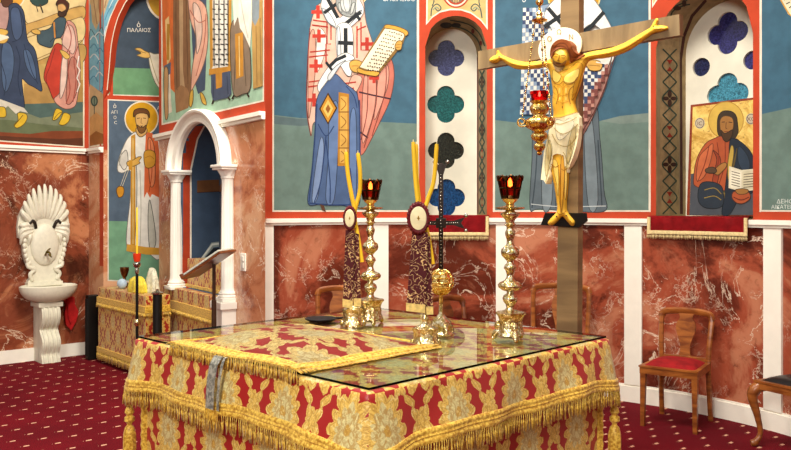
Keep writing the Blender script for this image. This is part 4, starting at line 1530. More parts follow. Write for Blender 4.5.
def candle_holder(basepx, label, med, medr, candles, tails, stem_top, base_r, group='ribboned candle holders'):
    px, py = basepx; d = (H - GZ) * F / (py - HZ); s = d / F
    L = lambda x, y, dd=0.: Vector(((x - px) * s, dd, (py - y) * s))
    t = thing('candle_holder', label, 'candle holder', (K(px) * d, d, GZ), 0, group)
    bm = BM(); b = base_r
    lathe(bm, [(0, 0), (b * s, 0), (b * s * 1.02, 2 * s), (b * .84 * s, 6 * s), (b * .78 * s, 12 * s), (b * .86 * s, 17 * s), (b * .6 * s, 19 * s), (b * .3 * s, 21 * s), (b * .18 * s, 24 * s)], 32, mod=lambda a, i: 1 + (.10 * abs(cos(3 * a)) + .04 * cos(12 * a) if i < 6 else 0))
    for i in range(6):
        a = pi * i / 3; blob(bm, (b * .95 * s * cos(a), b * .95 * s * sin(a), 3 * s), (3 * s, 3 * s, 3 * s), n=8)
    finish('base', bm, M_gilt, parent=t, smooth=60)
    bm = BM(); h = (py - stem_top) * s
    prof = [(2.2 * s, 20 * s)]
    zz = 22 * s
    while zz < h:
        prof += [(1.9 * s, zz), (3.6 * s, zz + 3 * s), (3.6 * s, zz + 6 * s), (1.9 * s, zz + 9 * s), (1.7 * s, zz + 16 * s)]; zz += 18 * s
    prof += [(4.4 * s, h + 10 * s), (5 * s, h + 13 * s), (3 * s, h + 14 * s)]
    dx = (stem_shift := (med[0] - px) * s)
    vs = lathe(bm, prof, 16)
    top = prof[-1][1]
    for v in vs: v.co.x += dx * .55 * (v.co.z / top) ** 2
    finish('stem', bm, M_gilt, parent=t, smooth=60)
    for pts in candles:
        bm = BM(); P = smoothpath([L(x, y, dd) for x, y, dd in pts], 6)
        tube(bm, P, [2.15 * s] * (len(P) - 1) + [1.7 * s], 10)
        c = finish('candle', bm, M_wax, parent=t, smooth=True)
        w = BM(); q = P[-1]; tube(w, [q, q + Vector((.1 * s, 0, 2.5 * s))], .45 * s, 5); finish('wick', w, paint('e9d9a0', .8), parent=c)
    # rosette
    bm = BM()
    Mx = Matrix.Translation(L(med[0], med[1], -.034)) @ Matrix.Rotation(pi / 2, 4, 'X') @ Matrix.Diagonal((medr[0] * s, medr[1] * s, s * 8, 1))
    lathe(bm, [(0, -.5), (.85, -.5), (1.0, -.2), (1.0, .15), (.86, .5), (.70, .45), (0, .45)], 48, Mx, mod=lambda a, i: 1 + (.035 * cos(24 * a) if 1 <= i <= 4 else 0))
    ros = finish('rosette', bm, M_maroon, parent=t, smooth=30)
    bm = BM(); lathe(bm, [(0, .46), (.66, .46), (.70, .55), (.62, .62), (0, .62)], 40, Mx)
    finish('medallion', bm, M_cream, parent=ros, smooth=30)
    bm = BM(); Mf = Mx @ Matrix.Translation((0, 0, .63)); box(bm, -.04, .04, -.13, .13, 0, .05, M=Mf); box(bm, -.11, .11, -.035, .035, 0, .05, M=Mf); finish('cross_emblem', bm, paint('a8822e', .5), parent=ros)
    for poly, dd in tails:
        bm = BM(); prism(bm, [((x - px) * s, (py - y) * s) for x, y in poly], 0, .007, Matrix.Translation((0, dd, 0)) @ UPY)
        tl = finish('ribbon_tail', bm, M_embr, parent=t)
        (xa, ya), (xb, yb) = poly[2], poly[3]           # the lower edge
        bm = BM(); prism(bm, [((xa - px) * s, (py - ya + 8) * s), ((xa - px) * s, (py - ya) * s), ((xb - px) * s, (py - yb) * s), ((xb - px) * s, (py - yb + 8) * s)], -.002, .009, Matrix.Translation((0, dd, 0)) @ UPY)
        finish('ribbon_end', bm, paint('d9bd72', .5, .2, 70), parent=tl)
    return t


candle_holder((425.5, 345), 'gold candle holder with long yellow candles, large rosette and maroon ribbon, centre of table', (418, 218), (11.4, 16.5),
              [[(419, 232, -.004), (418, 205, 0), (415.5, 180, .0), (413.2, 142, .0)], [(420.5, 232, .008), (419.5, 205, .012), (417, 180, .012), (416.2, 144, .012)],
               [(433, 264, 0), (429, 240, .0), (424.5, 215, .01), (428.5, 198, .015), (434, 180, .01), (436.8, 144, .0)]],
              [([(412, 232), (428, 232), (425, 312), (406, 310)], -.022), ([(422, 234), (430, 236), (433, 314), (426, 314)], -.010)], 262, 13.5)
candle_holder((353, 326), 'gold candle holder with two yellow candles and small rosette, near the left candlestick', (350.3, 218), (6.8, 12.4),
              [[(354, 228, 0), (354.5, 210, 0), (351.5, 195, 0), (347.6, 172, 0), (346, 152, 0)], [(362, 262, 0), (358.5, 240, 0), (354.6, 214, .01), (359.5, 192, .01), (360, 172, .0), (357.8, 153, 0)]],
              [([(346, 230), (355, 230), (353, 308), (343, 306)], -.022), ([(352, 232), (359, 234), (361, 306), (354, 306)], -.010)], 262, 11)

# blessing cross on its orb
px, py = 441, 335; d = (H - GZ) * F / (py - HZ); s = d / F
t = thing('standing_cross', 'slender dark studded cross on a gold orb, beside the central candle holder', 'cross', (K(px) * d, d, GZ), -.1)
bm = BM()
lathe(bm, [(0, 0), (11 * s, 0), (11.4 * s, 2 * s), (8 * s, 5 * s), (9 * s, 9 * s), (8.6 * s, 14 * s), (5 * s, 18 * s), (2.2 * s, 22 * s), (2 * s, 40 * s), (4 * s, 42 * s)], 28, mod=lambda a, i: 1 + (.12 * abs(cos(2 * a)) + .05 * cos(10 * a) if i < 6 else 0))
for i in range(4):
    a = pi * i / 2 + .5; tube(bm, smoothpath([(6 * s * cos(a), 6 * s * sin(a), 12 * s), (11 * s * cos(a), 11 * s * sin(a), 8 * s), (12.5 * s * cos(a), 12.5 * s * sin(a), 2.4 * s)], 4), 2.2 * s, 6)
finish('base', bm, M_gilt, parent=t, smooth=60)
bm = BM(); blob(bm, (0, 0, 53 * s), (12 * s, 12 * s, 12.5 * s), n=24)
orb = finish('orb', bm, M_golds, parent=t, smooth=True)
bm = BM()
for i in range(5):
    z = (-.7 + .35 * i); r = sqrt(1 - z * z) * 12.3
    tube(bm, [(r * s * cos(2 * pi * j / 24), r * s * sin(2 * pi * j / 24), (53 + 12.5 * z) * s) for j in range(25)], .9 * s, 5)
for i in range(10):
    a = 2 * pi * i / 10; tube(bm, [(12.3 * s * cos(b) * cos(a + .5 * b), 12.3 * s * cos(b) * sin(a + .5 * b), (53 + 12.8 * sin(b)) * s) for b in [(-pi / 2 + pi * k / 12) * .92 for k in range(13)]], .8 * s, 4)
finish('orb_lattice', bm, M_gold, parent=orb, smooth=True)
bm = BM()
box(bm, -2.2 * s, 2.2 * s, -.007, .007, 64 * s, 172 * s, .002)
for sx in (-1, 1):
    prism(bm, [(0, 109.5 * s), (sx * 12 * s, 110 * s), (sx * 24 * s, 106 * s), (sx * 20 * s, 112 * s), (sx * 24 * s, 118 * s), (sx * 12 * s, 114 * s), (0, 114.5 * s)], -.006, .006, UPY)
prism(bm, [(-2.2 * s, 160 * s), (2.2 * s, 160 * s), (6 * s, 172 * s), (0, 169 * s), (-6 * s, 172 * s)], -.006, .006, UPY)
box(bm, -5 * s, 5 * s, -.008, .008, 107 * s, 117 * s, .003)
finish('cross', bm, paint('2a1c14', .35, .3, 60), parent=t)
bm = BM()
for i in range(28): blob(bm, (0, -.008, (66 + i * 3.5) * s), (.8 * s, .8 * s, .8 * s), n=6)
for i in range(6):
    for sx in (-1, 1): blob(bm, (sx * (6 + i * 2.2) * s, -.007, 112 * s), (.7 * s, .7 * s, .7 * s), n=6)
so = finish('silver_studding', bm, M_silver, parent=t, smooth=True); so['kind'] = 'stuff'
for x, z in ((-6.5, 173), (6.5, 173), (25, 104.5), (25, 119.5), (-25, 104.5), (-25, 119.5)):
    bm = BM(); blob(bm, (x * s, 0, z * s), (1.9 * s,) * 3, n=10); finish('silver_knob', bm, M_silver, parent=t, smooth=True)

# ---------------------------------------------------------------- the crucifix behind the table
c0 = Vector((.947, 4.46)); cdv = Vector((.714, -.7))
CR = Plane(c0 - cdv * 1.5, c0 + cdv * 1.5)
cx_ = CR.hit(565); base = Vector((cx_[0], cx_[1], 0))
cru = thing('crucifix', 'tall wooden cross with a painted figure standing behind the holy table', 'crucifix', base, 0)
M_crosswood = wood('cross_wood', '6e5536', '96794f', .6, (1.2, 1.2, 9))
M_crosswood2 = wood('crossbar_wood', '77603f', 'a68c62', .6, (7, 7, 1.5))


def board(bm, poly, front, back):
    a = [bm.verts.new(CR.P(x, y)) for x, y in poly]
    n = Vector((CR.n.x, CR.n.y, 0))
    for v in a: v.co += n * 0
    b = [bm.verts.new(v.co - n * back) for v in a]
    bm.faces.new(a); bm.faces.new(b[::-1]); k = len(a)
    for i in range(k): bm.faces.new((a[i], a[(i + 1) % k], b[(i + 1) % k], b[i]))


zf = HZ + H * F / CR.hit(564)[1]
bm = BM(); board(bm, [(561.6, -70), (579.4, -70), (576.6, zf), (554.4, zf)], 0, .05)
finish('post', bm, M_crosswood, parent=cru, world=True)
bm = BM(); board(bm, [(479.4, 51.6), (580, 33.4), (680.2, 14.6), (680.8, 35.6), (580, 52.6), (479.4, 69.6)], 0, .04)
bm.transform(Matrix.Translation(Vector((CR.n.x, CR.n.y, 0)) * .012))
finish('crossbar', bm, M_crosswood2, parent=cru, world=True)
bm = BM()
# base block on the floor
q = base; box(bm, -.22, .22, -.16, .16, 0, .16, .012, Matrix.Translation(base) @ Matrix.Rotation(atan2(cdv.y, cdv.x), 4, 'Z'))
finish('foot_block', bm, M_crosswood, parent=cru, world=True)
# footrest
bm = BM(); poly = [(540.6, 225), (545, 213), (585.4, 213), (586.4, 221), (578.6, 227.6)]
a = [bm.verts.new(CR.P(x, y, .016)) for x, y in poly]; b = [bm.verts.new(v.co - Vector((CR.n.x, CR.n.y, 0)) * .015) for v in a]
bm.faces.new(a); bm.faces.new(b[::-1])
for i in range(5): bm.faces.new((a[i], a[(i + 1) % 5], b[(i + 1) % 5], b[i]))
finish('footrest', bm, M_black, parent=cru, world=True)

BODY = [(489.0, 60.6), (491.5, 57.2), (496, 54.8), (496.4, 51.6), (497.6, 50), (499.4, 52.4), (502, 55), (507, 57.2), (514, 59.8), (522, 61.6), (532, 61.6), (541, 60.6), (548, 58.6), (552, 57),
        (556, 62), (564, 64.6), (572, 62.6), (577, 57), (583, 54), (592, 51.4), (604, 49.4), (614.6, 46.8), (626, 42), (637, 35.6), (644, 31.4), (650, 27.8), (653, 22.8), (656.4, 18.2), (658, 20), (656.6, 25), (661, 25.4), (667, 26.4), (667.4, 29.2), (662, 31), (656, 32.6), (651, 34.4), (643, 40.4), (634, 47), (626, 51.6), (616, 55.4), (606, 57.8), (597, 58.8), (589, 60.4),
        (585.4, 66), (582.8, 74), (580.4, 83), (577.4, 92), (574.6, 101), (575.4, 107), (577, 113), (578.6, 124), (576.6, 136), (572, 147), (568.6, 158), (568, 168), (568, 178), (567.2, 190), (566.2, 202), (566.4, 210), (569.6, 215), (574.4, 221), (573.8, 225.4), (571, 225.6), (566.6, 221), (562.8, 216.6),
        (559.6, 219), (554, 224.4), (549.4, 225.4), (547.8, 222.4), (551.6, 217.4), (556.6, 211.6), (556.8, 203), (555, 191), (552.6, 178), (549.8, 166), (548.4, 152), (549, 138), (550.6, 126), (553.4, 114), (552.2, 104), (552.8, 93), (551.6, 82), (549.4, 72), (546, 67.4), (538, 68.4), (526, 69.4), (516, 69), (509, 65.8), (503.6, 61.6), (500.6, 60), (497.4, 62.4), (493, 63.2)]
BODY = sm2(BODY, 3)


def edist(x, y, poly):
    best = 1e9
    for (ax, ay), (bx, by) in zip(poly, poly[1:] + poly[:1]):
        dx, dy = bx - ax, by - ay; L = dx * dx + dy * dy
        t = 0 if L == 0 else max(0, min(1, ((x - ax) * dx + (y - ay) * dy) / L))
        q = (ax + t * dx - x) ** 2 + (ay + t * dy - y) ** 2
        if q < best: best = q
    return sqrt(best)


HEAD = sm2([(552, 52), (555, 47.4), (561, 46.4), (566.6, 50), (568.4, 57), (566.6, 63.6), (562, 66.4), (556.6, 64.6), (552.6, 59.6)], 4)


def relief(x, y):
    d = edist(x, y, BODY); r = .018 + .048 * sqrt(min(d, 12) / 12)
    hx, hy = (x - 560) / 9.5, (y - 56) / 11
    q = 1 - hx * hx - hy * hy
    if q > 0: r = max(r, .035 + .05 * sqrt(q))
    return r


def figure(name, txt, parent, base=.0, grid=1.6, infl=relief, label=None, side=True):
    bm = BM()
    its = parse(txt)
    mats = layers(bm, None, its, base=base, inc=.0005, gridx=grid, gridy=grid, fn=lambda x, y, o: CR.P(x, y, o + infl(x, y)), rough=.5, lines=0 if name in ('head', 'hair') else .35, tone=.97)
    if side:
        # close the carving back to the board
        m0 = [f for f in bm.faces if f.material_index == 0]
        es = [e for e in bm.edges if len(e.link_faces) == 1 and e.link_faces[0].material_index == 0]
        n = Vector((CR.n.x, CR.n.y, 0))
        mp = {}
        for e in es:
            for v in e.verts:
                if v not in mp:
                    dd = (Vector((v.co.x, v.co.y)) - CR.p).dot(CR.n)
                    mp[v] = bm.verts.new(v.co - n * (dd - .010))
        for e in es:
            try: bm.faces.new((e.verts[0], e.verts[1], mp[e.verts[1]], mp[e.verts[0]])).material_index = 0
            except ValueError: pass
    return finish(name, bm, mats, parent=parent, world=True, smooth=55)


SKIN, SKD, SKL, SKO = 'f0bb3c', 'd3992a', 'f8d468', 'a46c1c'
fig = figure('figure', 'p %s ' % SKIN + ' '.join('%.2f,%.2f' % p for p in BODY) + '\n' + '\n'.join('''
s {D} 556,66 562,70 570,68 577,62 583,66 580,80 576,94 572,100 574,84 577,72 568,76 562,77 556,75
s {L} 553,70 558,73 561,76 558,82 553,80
s {L} 565,76 573,71 579,69 577,79 570,83 564,81
c {O} .8 551.6,78 555,83.4 560,84 563,80.6
c {O} .8 563,80.6 567,84.4 573,83 577.4,77
c {D} .9 561.6,70 562.8,76 563,84 562.6,98 562,108
c {O} .8 553.6,86 557,90 558,97 556,104
c {O} .8 573.6,86 569.6,90 568.8,97 570.4,104
c {D} .9 557,86 561,86 562.6,90
c {D} .9 569,86 565,86 562.8,90
c {D} .9 557.6,94 562.6,95.6 568.4,94
c {D} .9 557,101 562.4,102.6 569,101
c {L} 1.6 559.6,88 559.6,93
c {L} 1.6 566,88 566,93
c {L} 1.6 559.8,97 559.8,100
c {L} 1.6 566,97 566,100
e {O} 562.4,107 .6,1.2
c {D} .9 553,92 556,94.6
c {D} .9 553,97 555.6,99
c {D} .9 575,92 571.6,94.6
c {D} .9 573.6,97 571,99
c {D} 1 577,58 585,57.6 596,55.6 610,52.8 624,47.8 640,37.8
c {D} .8 586,64 583,60 588,57
c {D} .9 548,62.4 536,65.4 522,66 510,63.4
c {O} .7 654,30 661,29
c {O} .6 655,27.6 661.4,27.4
c {O} .6 496,58.6 491,61
c {O} .6 497,60.4 493,62.4
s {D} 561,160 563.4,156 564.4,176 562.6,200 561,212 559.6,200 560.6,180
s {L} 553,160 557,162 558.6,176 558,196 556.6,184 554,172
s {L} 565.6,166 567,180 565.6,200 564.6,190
c {O} .7 551,164 555,167 559,165.4
c {O} .7 560,168 564,170.4 567.6,168
c {O} .8 560.4,164 560,190 560.6,212
c {O} .7 556.6,211.6 559.6,214.6 562.8,213.6 566.4,210.4
c {O} .5 549.4,223.4 551,221.6
c {O} .5 571.6,223.4 570.4,221.4
e 4a1a10 556.6,216.6 .8,.8
e 4a1a10 566.4,215.6 .8,.8
e 4a1a10 653.4,26.4 .8,.8
e 4a1a10 499,56.4 .8,.8
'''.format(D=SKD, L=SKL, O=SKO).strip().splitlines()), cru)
head = figure('head', 'p %s ' % SKIN + ' '.join('%.2f,%.2f' % p for p in HEAD) + '''
s {L} 555,50 560,49 564,52 563,55 556,54
c {O} .8 553.8,54.6 556,53.8 558,54.8
c {O} .8 561,55.6 563.4,55 565.6,56.4
c {O} .9 554.6,56.4 556.2,56.8 557.6,56.6
c {O} .9 561.4,57.6 563,58 564.6,57.8
c {O} .8 559.4,54.8 558.6,59.4 557.6,60.4 559.6,61
s 9a7644 552.6,58 554.6,61 558,62 562,63 566.4,60 566,64 562.6,69.6 558.6,71.6 555.6,69.6 553.2,65
s b08e58 555,63.6 558,65 561,65.4 560,69 557,68.6
c 5c2a18 .8 556,63 558.4,63.4 560.6,63.6
'''.format(D=SKD, L=SKL, O=SKO), fig, base=.004)
figure('hair', '''
s 8c4a22 550.4,58 550.2,50 553,43.6 559,39.4 566,39.8 571,44 573,50 578,54 584,54.4 580,58 574,60.6 570,62 569.4,57 567.4,51 563,48 557.6,48.6 554,51.6 552,56
c 6e3414 .8 553,50 558,44 565,44 569,50 572,57 580,56
c 6e3414 .8 552,54 556,47.4 562,46 567,49 571,58
c 9a5024 .8 555,44.6 561,41.6 567,43.6 571,50 576,56
''', fig, base=.018)
figure('loincloth', '''
p f3e7bb 553.4,117.6 560,117.4 568,115 576.2,112.4 578.8,117 579.6,126 578,138 576.2,146 573,157 570,165 566.4,172.6 564.8,166 562.6,158 561.4,154.4 556.6,153.6 552.6,155.4 552.2,163 550,174 547.4,180 545.8,184 543.6,180 540.8,179.6 542,168 544,152 547.6,136 550.4,126
s f2e9c6 556,120 564,121 570,118 574,124 568,134 560,140 556,134
s dccb94 549,140 552,150 549,166 546,176 545,160
s dccb94 572,130 576,128 574,146 568,164 567,150
c b8a266 .8 553,122 560,124 570,121 577,117
c b8a266 .8 554,128 562,134 572,130 578,124
c b8a266 .8 552,134 558,144 568,146 576,138
c b8a266 .8 549,142 551,152 548,170 545.6,182
c b8a266 .8 563,152 566,158 566.4,170
c b8a266 .8 570,140 571,152 568,164
c b89c58 1.2 553.4,117.6 560,117.4 568,115 576.2,112.4
''', fig, base=.010)
# halo: a disc behind the head
bm = BM(); hc = CR.P(560.6, 47.4, .020); pr = [(0, 0), (17.4, 0), (18.6, .004), (18.6, .012), (17.2, .014), (0, .012)]
s_ = hc.y / F
Mh = Matrix.Translation(hc) @ Matrix.Rotation(atan2(cdv.y, cdv.x), 4, 'Z') @ Matrix.Rotation(pi / 2, 4, 'X') @ Matrix.Diagonal((1.36, 1.03, 1, 1))
lathe(bm, [(r * s_, z) for r, z in pr], 48, Mh)
halo = finish('halo', bm, paint('f3ead0', .5, .04), parent=cru, world=True, smooth=30)
for tx in ('t a8761c 7 549.4,41.4 \u039f', 't a8761c 7 559,34.4 \u03a9', 't a8761c 7 571,39.4 \u039d'):
    bm = BM(); mm = layers(bm, None, parse(tx), fn=lambda x, y, o: CR.P(x, y, .0345 + o)); finish('halo_letter', bm, mm, parent=halo, world=True)

# ---------------------------------------------------------------- hanging oil lamp
d = 4.2; s = d / F
t = thing('hanging_oil_lamp', 'ornate gold oil lamp with red glass hanging from chains in front of the cross', 'oil lamp', at(539.5, 155.4, d), .3)
bm = BM()
pr = [(0, 155.4), (1.6, 155), (2.6, 153.4), (1.6, 152), (3.6, 150.4), (5.6, 147.6), (5.2, 144.4), (2.6, 142.6), (4, 141.6), (7.6, 138.6), (8.2, 135.6), (6.4, 133), (4.6, 131.8), (7, 130.6), (12, 127.6), (14.2, 123.6), (13.4, 120), (9.6, 118), (6.8, 116.8), (6, 115), (8, 112.6), (9, 109), (8.2, 105.6), (6.6, 103.6), (8.6, 102), (9.4, 101), (0, 100.8)]
lathe(bm, pix(pr, 155.4, s), 36, mod=lambda a, i: 1 + .05 * cos(9 * a) + .02 * cos(18 * a))
finish('lamp_body', bm, M_gold, parent=t, smooth=60)
bm = BM(); lathe(bm, pix([(0, 101.4), (8, 101.2), (8.6, 97), (10, 91.6)], 155.4, s), 28)
lg = finish('lamp_glass', bm, M_cherry, parent=t, smooth=True)
bm = BM(); lathe(bm, pix([(0, 101), (5, 100.6), (5, 97.4), (0, 97.2)], 155.4, s), 14); finish('oil_cup', bm, paint('e9d5b0', .3, .03), parent=lg, smooth=True)
bm = BM(); lathe(bm, pix([(0, 97), (1.4, 95.6), (1, 93), (0, 90.6)], 155.4, s), 8); finish('flame', bm, M_flame, parent=lg, smooth=True)
crz = 155.4 - 21
anch = []
for k in range(3):
    a = radians((180, 300, 60)[k]) - .3
    bm = BM(); r0 = 14 * s; z0 = (155.4 - 122) * s
    pts = []
    for i in range(22):
        f = i / 21; ang = -pi * .5 + 2 * pi * 1.25 * f; rr = (4.6 - 3.2 * f) * s
        pts.append(((r0 + 4.0 * s + rr * cos(ang)) * cos(a), (r0 + 4.0 * s + rr * cos(ang)) * sin(a), z0 + rr * sin(ang)))
    tube(bm, [((r0 - 2 * s) * cos(a), (r0 - 2 * s) * sin(a), z0 - 3.6 * s)] + pts, .95 * s, 6)
    finish('scroll_handle', bm, M_golds, parent=t, smooth=True)
    p0 = Vector(((r0 + 3.4 * s) * cos(a), (r0 + 3.4 * s) * sin(a), z0 + 4.4 * s)); p1 = Vector((4.4 * s * cos(a), 4.4 * s * sin(a), crz * s))
    bm = BM(); n = 46
    for i in range(n):
        p = p0.lerp(p1, (i + .5) / n); p.z -= sin(pi * (i + .5) / n) * 1.2 * s
        big = i % 6 == 3
        blob(bm, p, (1.5 * s, 1.5 * s, 1.7 * s) if big else (.62 * s, .62 * s, 1.3 * s), n=6)
    finish('chain', bm, M_golds, parent=t, smooth=True)
bm = BM(); lathe(bm, pix([(0, 24), (2, 23.4), (3, 22.4), (7.4, 21), (7.8, 20), (4, 18.6), (2.4, 16), (3.4, 14), (2, 12), (1.2, 9), (1.2, 6), (3, 4.6), (4.2, 2), (3, -.6), (1, -2), (1, -6), (0, -6.4)], 155.4, s), 24, mod=lambda a, i: 1 + (.08 * cos(8 * a) if 2 < i < 6 else 0))
finish('canopy', bm, M_gold, parent=t, smooth=60)
bm = BM(); n = 40
for i in range(n): blob(bm, (0, 0, (155.4 + 5 + i * 4.2) * s), (.7 * s, .7 * s, 2.4 * s), n=6)
finish('suspension_chain', bm, M_golds, parent=t, smooth=True)

# ---------------------------------------------------------------- stone washbasin on the left wall
bx, by = NORTH.hit(42.5)
t = thing('wall_washbasin', 'carved cream stone washbasin with shell back on the red marble wall', 'washbasin', (bx, by, 0), NORTH.rz)
t.matrix_basis = t.matrix_basis @ Matrix.Diagonal((.86, .94, 1, 1))
zz = lambda y, dd=8.3: H - (y - HZ) / F * dd
bm = BM()
# shell crest: ribs fanning out
cz = 1.34
N = 19
for i in range(N):
    a = pi * (-.14 + 1.28 * i / (N - 1)); L = .42 + .045 * sin(pi * i / (N - 1)) - (.10 if i in (0, N - 1) else 0)
    c, q = cos(a), sin(a)
    P = [(.10 * c, -.03, cz + .08 * q), (.18 * c * .62 / .62, -.07, cz + .17 * q), (L * .62 * c, -.085, cz + L * .80 * q), (L * .63 * c, -.06, cz + L * .98 * q)]
    if i < 4 or i > N - 5:
        P[2] = (L * .60 * c, -.085, cz + L * .55 * q - .02); P[3] = (L * .64 * c, -.05, cz + L * .62 * q - .10 * (1 if i < 3 or i > N - 4 else .3))
    tube(bm, smoothpath(P, 4), [.010 + .022 * sin(pi * (j / 12.) ** .8) if j < 12 else .006 for j in range(13)], 8)
prism(bm, [(.30 * cos(pi * k / 12 * 1.16 - .25), cz + .36 * sin(pi * k / 12 * 1.16 - .25)) for k in range(13)], 0, .05, UPY)
finish('shell_crest', bm, M_stone, parent=t, smooth=True)
bm = BM()
prism(bm, [(x, z) for x, z in sm2([(-.17, .78), (.17, .78), (.15, .86), (.12, .92), (.19, .97), (.225, 1.06), (.24, 1.18), (.22, 1.30), (.16, 1.40), (0, 1.44), (-.16, 1.40), (-.22, 1.30), (-.24, 1.18), (-.225, 1.06), (-.19, .97), (-.12, .92), (-.15, .86)], 4)], 0, .07, UPY)
prism(bm, [(-.20, .76), (.20, .76), (.20, .80), (-.20, .80)], 0, .10, UPY)
for sx in (-1, 1):                                       # scalloped frame and scrolls
    for k in range(9):
        a = -1.0 + 2.0 * k / 8
        blob(bm, (sx * (.205 + .025 * cos(a * 1.5)) * cos(a * .55), -.07, 1.17 + .21 * sin(a)), (.026, .03, .032), n=8)
    tube(bm, smoothpath([(sx * .14, -.07, .82), (sx * .17, -.08, .88), (sx * .12, -.08, .93), (sx * .19, -.085, .96), (sx * .2, -.08, 1.0)], 5), .022, 8)
finish('back_panel', bm, M_stone, parent=t, smooth=40)
bm = BM(); blob(bm, (0, -.07, 1.175), (.165, .055, .215), n=28); ov = finish('oval_boss', bm, M_stone, parent=t, smooth=True)
for sx in (-1, 1):
    bm = BM(); tube(bm, smoothpath([(sx * .10, -.072, 1.345), (sx * .12, -.09, 1.40), (sx * .15, -.09, 1.42), (sx * .175, -.085, 1.39), (sx * .18, -.075, 1.345)], 4), [.018] * 16 + [.012], 8); finish('scroll_dark_tube', bm, paint('2a2018', .6), parent=t, smooth=True)  # solid tubes, coloured dark for the shade inside the scroll openings
bm = BM(); tube(bm, smoothpath([(.0, -.115, 1.10), (-.0, -.16, 1.105), (.02, -.18, 1.09), (.02, -.185, 1.06)], 5), .011, 8); tube(bm, smoothpath([(-.03, -.15, 1.07), (0, -.155, 1.12), (.035, -.15, 1.14)], 5), .007, 6); tube(bm, [(.01, -.15, 1.08), (.05, -.15, 1.05)], .007, 6)
finish('tap', bm, metal('brass_dark', '8a7436', .3), parent=ov, smooth=True)
bm = BM()
prof = [(0, .60), (.10, .60), (.18, .615), (.26, .65), (.305, .70), (.32, .735), (.325, .765), (.30, .775), (.285, .765), (.25, .72), (.12, .69), (0, .685)]
vs = lathe(bm, prof, 40, mod=lambda a, i: 1 + (.012 * cos(20 * a) if 4 <= i <= 7 else 0))
for v in vs:
    v.co.y = v.co.y * .62 - .19
    if v.co.y > -.005: v.co.y = -.005
finish('basin', bm, M_stone, parent=t, smooth=45)
bm = BM()
box(bm, -.105, .105, -.19, -.002, 0, .56, .006)
box(bm, -.14, .14, -.27, -.002, .555, .605, .012)
prof = smoothpath([(-.19, .57), (-.255, .55), (-.28, .47), (-.25, .39), (-.20, .335), (-.215, .30), (-.275, .235), (-.285, .17), (-.25, .09), (-.27, .04), (-.28, .0)], 5)
prof2 = [(p[0], p[1]) for p in prof] + [(-.15, 0), (-.15, .57)]
M_ = Matrix(((0, 0, 1, 0), (1, 0, 0, 0), (0, 1, 0, 0), (0, 0, 0, 1)))
prism(bm, prof2, -.105, .105, M_)
for k in range(4):
    x = -.075 + .05 * k
    tube(bm, [(x, p[0] - .004, p[1]) for p in prof], .014, 6)
finish('pedestal', bm, M_stone, parent=t, smooth=40)
wx, wy = NORTH.hit(73, .08)
# red towel hanging at its right edge
bm = BM()
M = Matrix.Translation((0, 0, 0))
x0 = NORTH.a(73) - NORTH.a(42.5)
poly = [(x0 - .10, .62), (x0 - .03, .635), (x0 + .05, .62), (x0 + .055, .54), (x0 + .10, .46), (x0 + .07, .36), (x0 + .01, .275), (x0 - .05, .335), (x0 - .07, .45), (x0 - .05, .55)]
prism(bm, poly, .02, .05, UPY); prism(bm, [(x0 - .05, .63), (x0 + .0, .64), (x0 + .03, .48), (x0 + .0, .34), (x0 - .03, .4)], .05, .068, UPY)
bm.transform(t.matrix_basis)
o = finish('towel', bm, paint('a81616', .85, .2, 20), smooth=40); recenter(o); tag(o, 'small red towel hanging beside the stone washbasin', 'towel')

# ---------------------------------------------------------------- cloth-covered table in the recess, and what stands on it
STR2 = Plane((-3.05, 8.32), (-3.05 + .66, 8.32 - .751))


def clothed_table(name, label, pl, a0, a1, depth, h, mat, bandz, fr_h, front=.0, zbot=.03, cat='side table'):
    o0 = pl.w(a0, front, 0); t = thing(name, label, cat, o0, pl.rz)
    W = a1 - a0
    bm = BM(); box(bm, 0, W, 0, depth, zbot + fr_h, h, .01); finish('table_cloth', bm, mat, parent=t, uv='box')
    bm = BM()
    for (z0, z1) in bandz:
        box(bm, -.008, W + .008, -.012, depth * .98, z0, z1, .004)
    finish('trim_band', bm, M_trim, parent=t)
    bm = BM(); P = [(-.006, depth, zbot + fr_h), (-.006, -.008, zbot + fr_h), (W + .006, -.008, zbot + fr_h), (W + .006, depth, zbot + fr_h)]
    fringe(bm, P, fr_h, .014, .006, False, .006)
    for (z0, z1) in bandz[:1]:
        if z1 > zbot + fr_h + .1: fringe(bm, [(-.010, depth, z0), (-.010, -.014, z0), (W + .010, -.014, z0), (W + .01, depth, z0)], .045, .012, .005, False, .004)
    finish('fringe', bm, M_trim, parent=t, smooth='all')
    return t


pt = clothed_table('covered_side_table', 'side table under beige and red damask with gold bands, in the recess', STR2, STR2.a(98, .07), STR2.a(98, .07) + 1.12, .24, .755, M_dam_side, [(.60, .66), (.11, .16)], .09, front=.07)
TBL = lambda px, off, z: STR2.w(STR2.a(px, off), off, z)
top = .757


def on_table(px, back): return STR2.w(STR2.a(px, .07 - back), .07 - back, top)


# veiled vessels
M_satin = paint('e3cc45', .35, .12, 14); M_whitecloth = paint('cfccb4', .7, .22, 30)


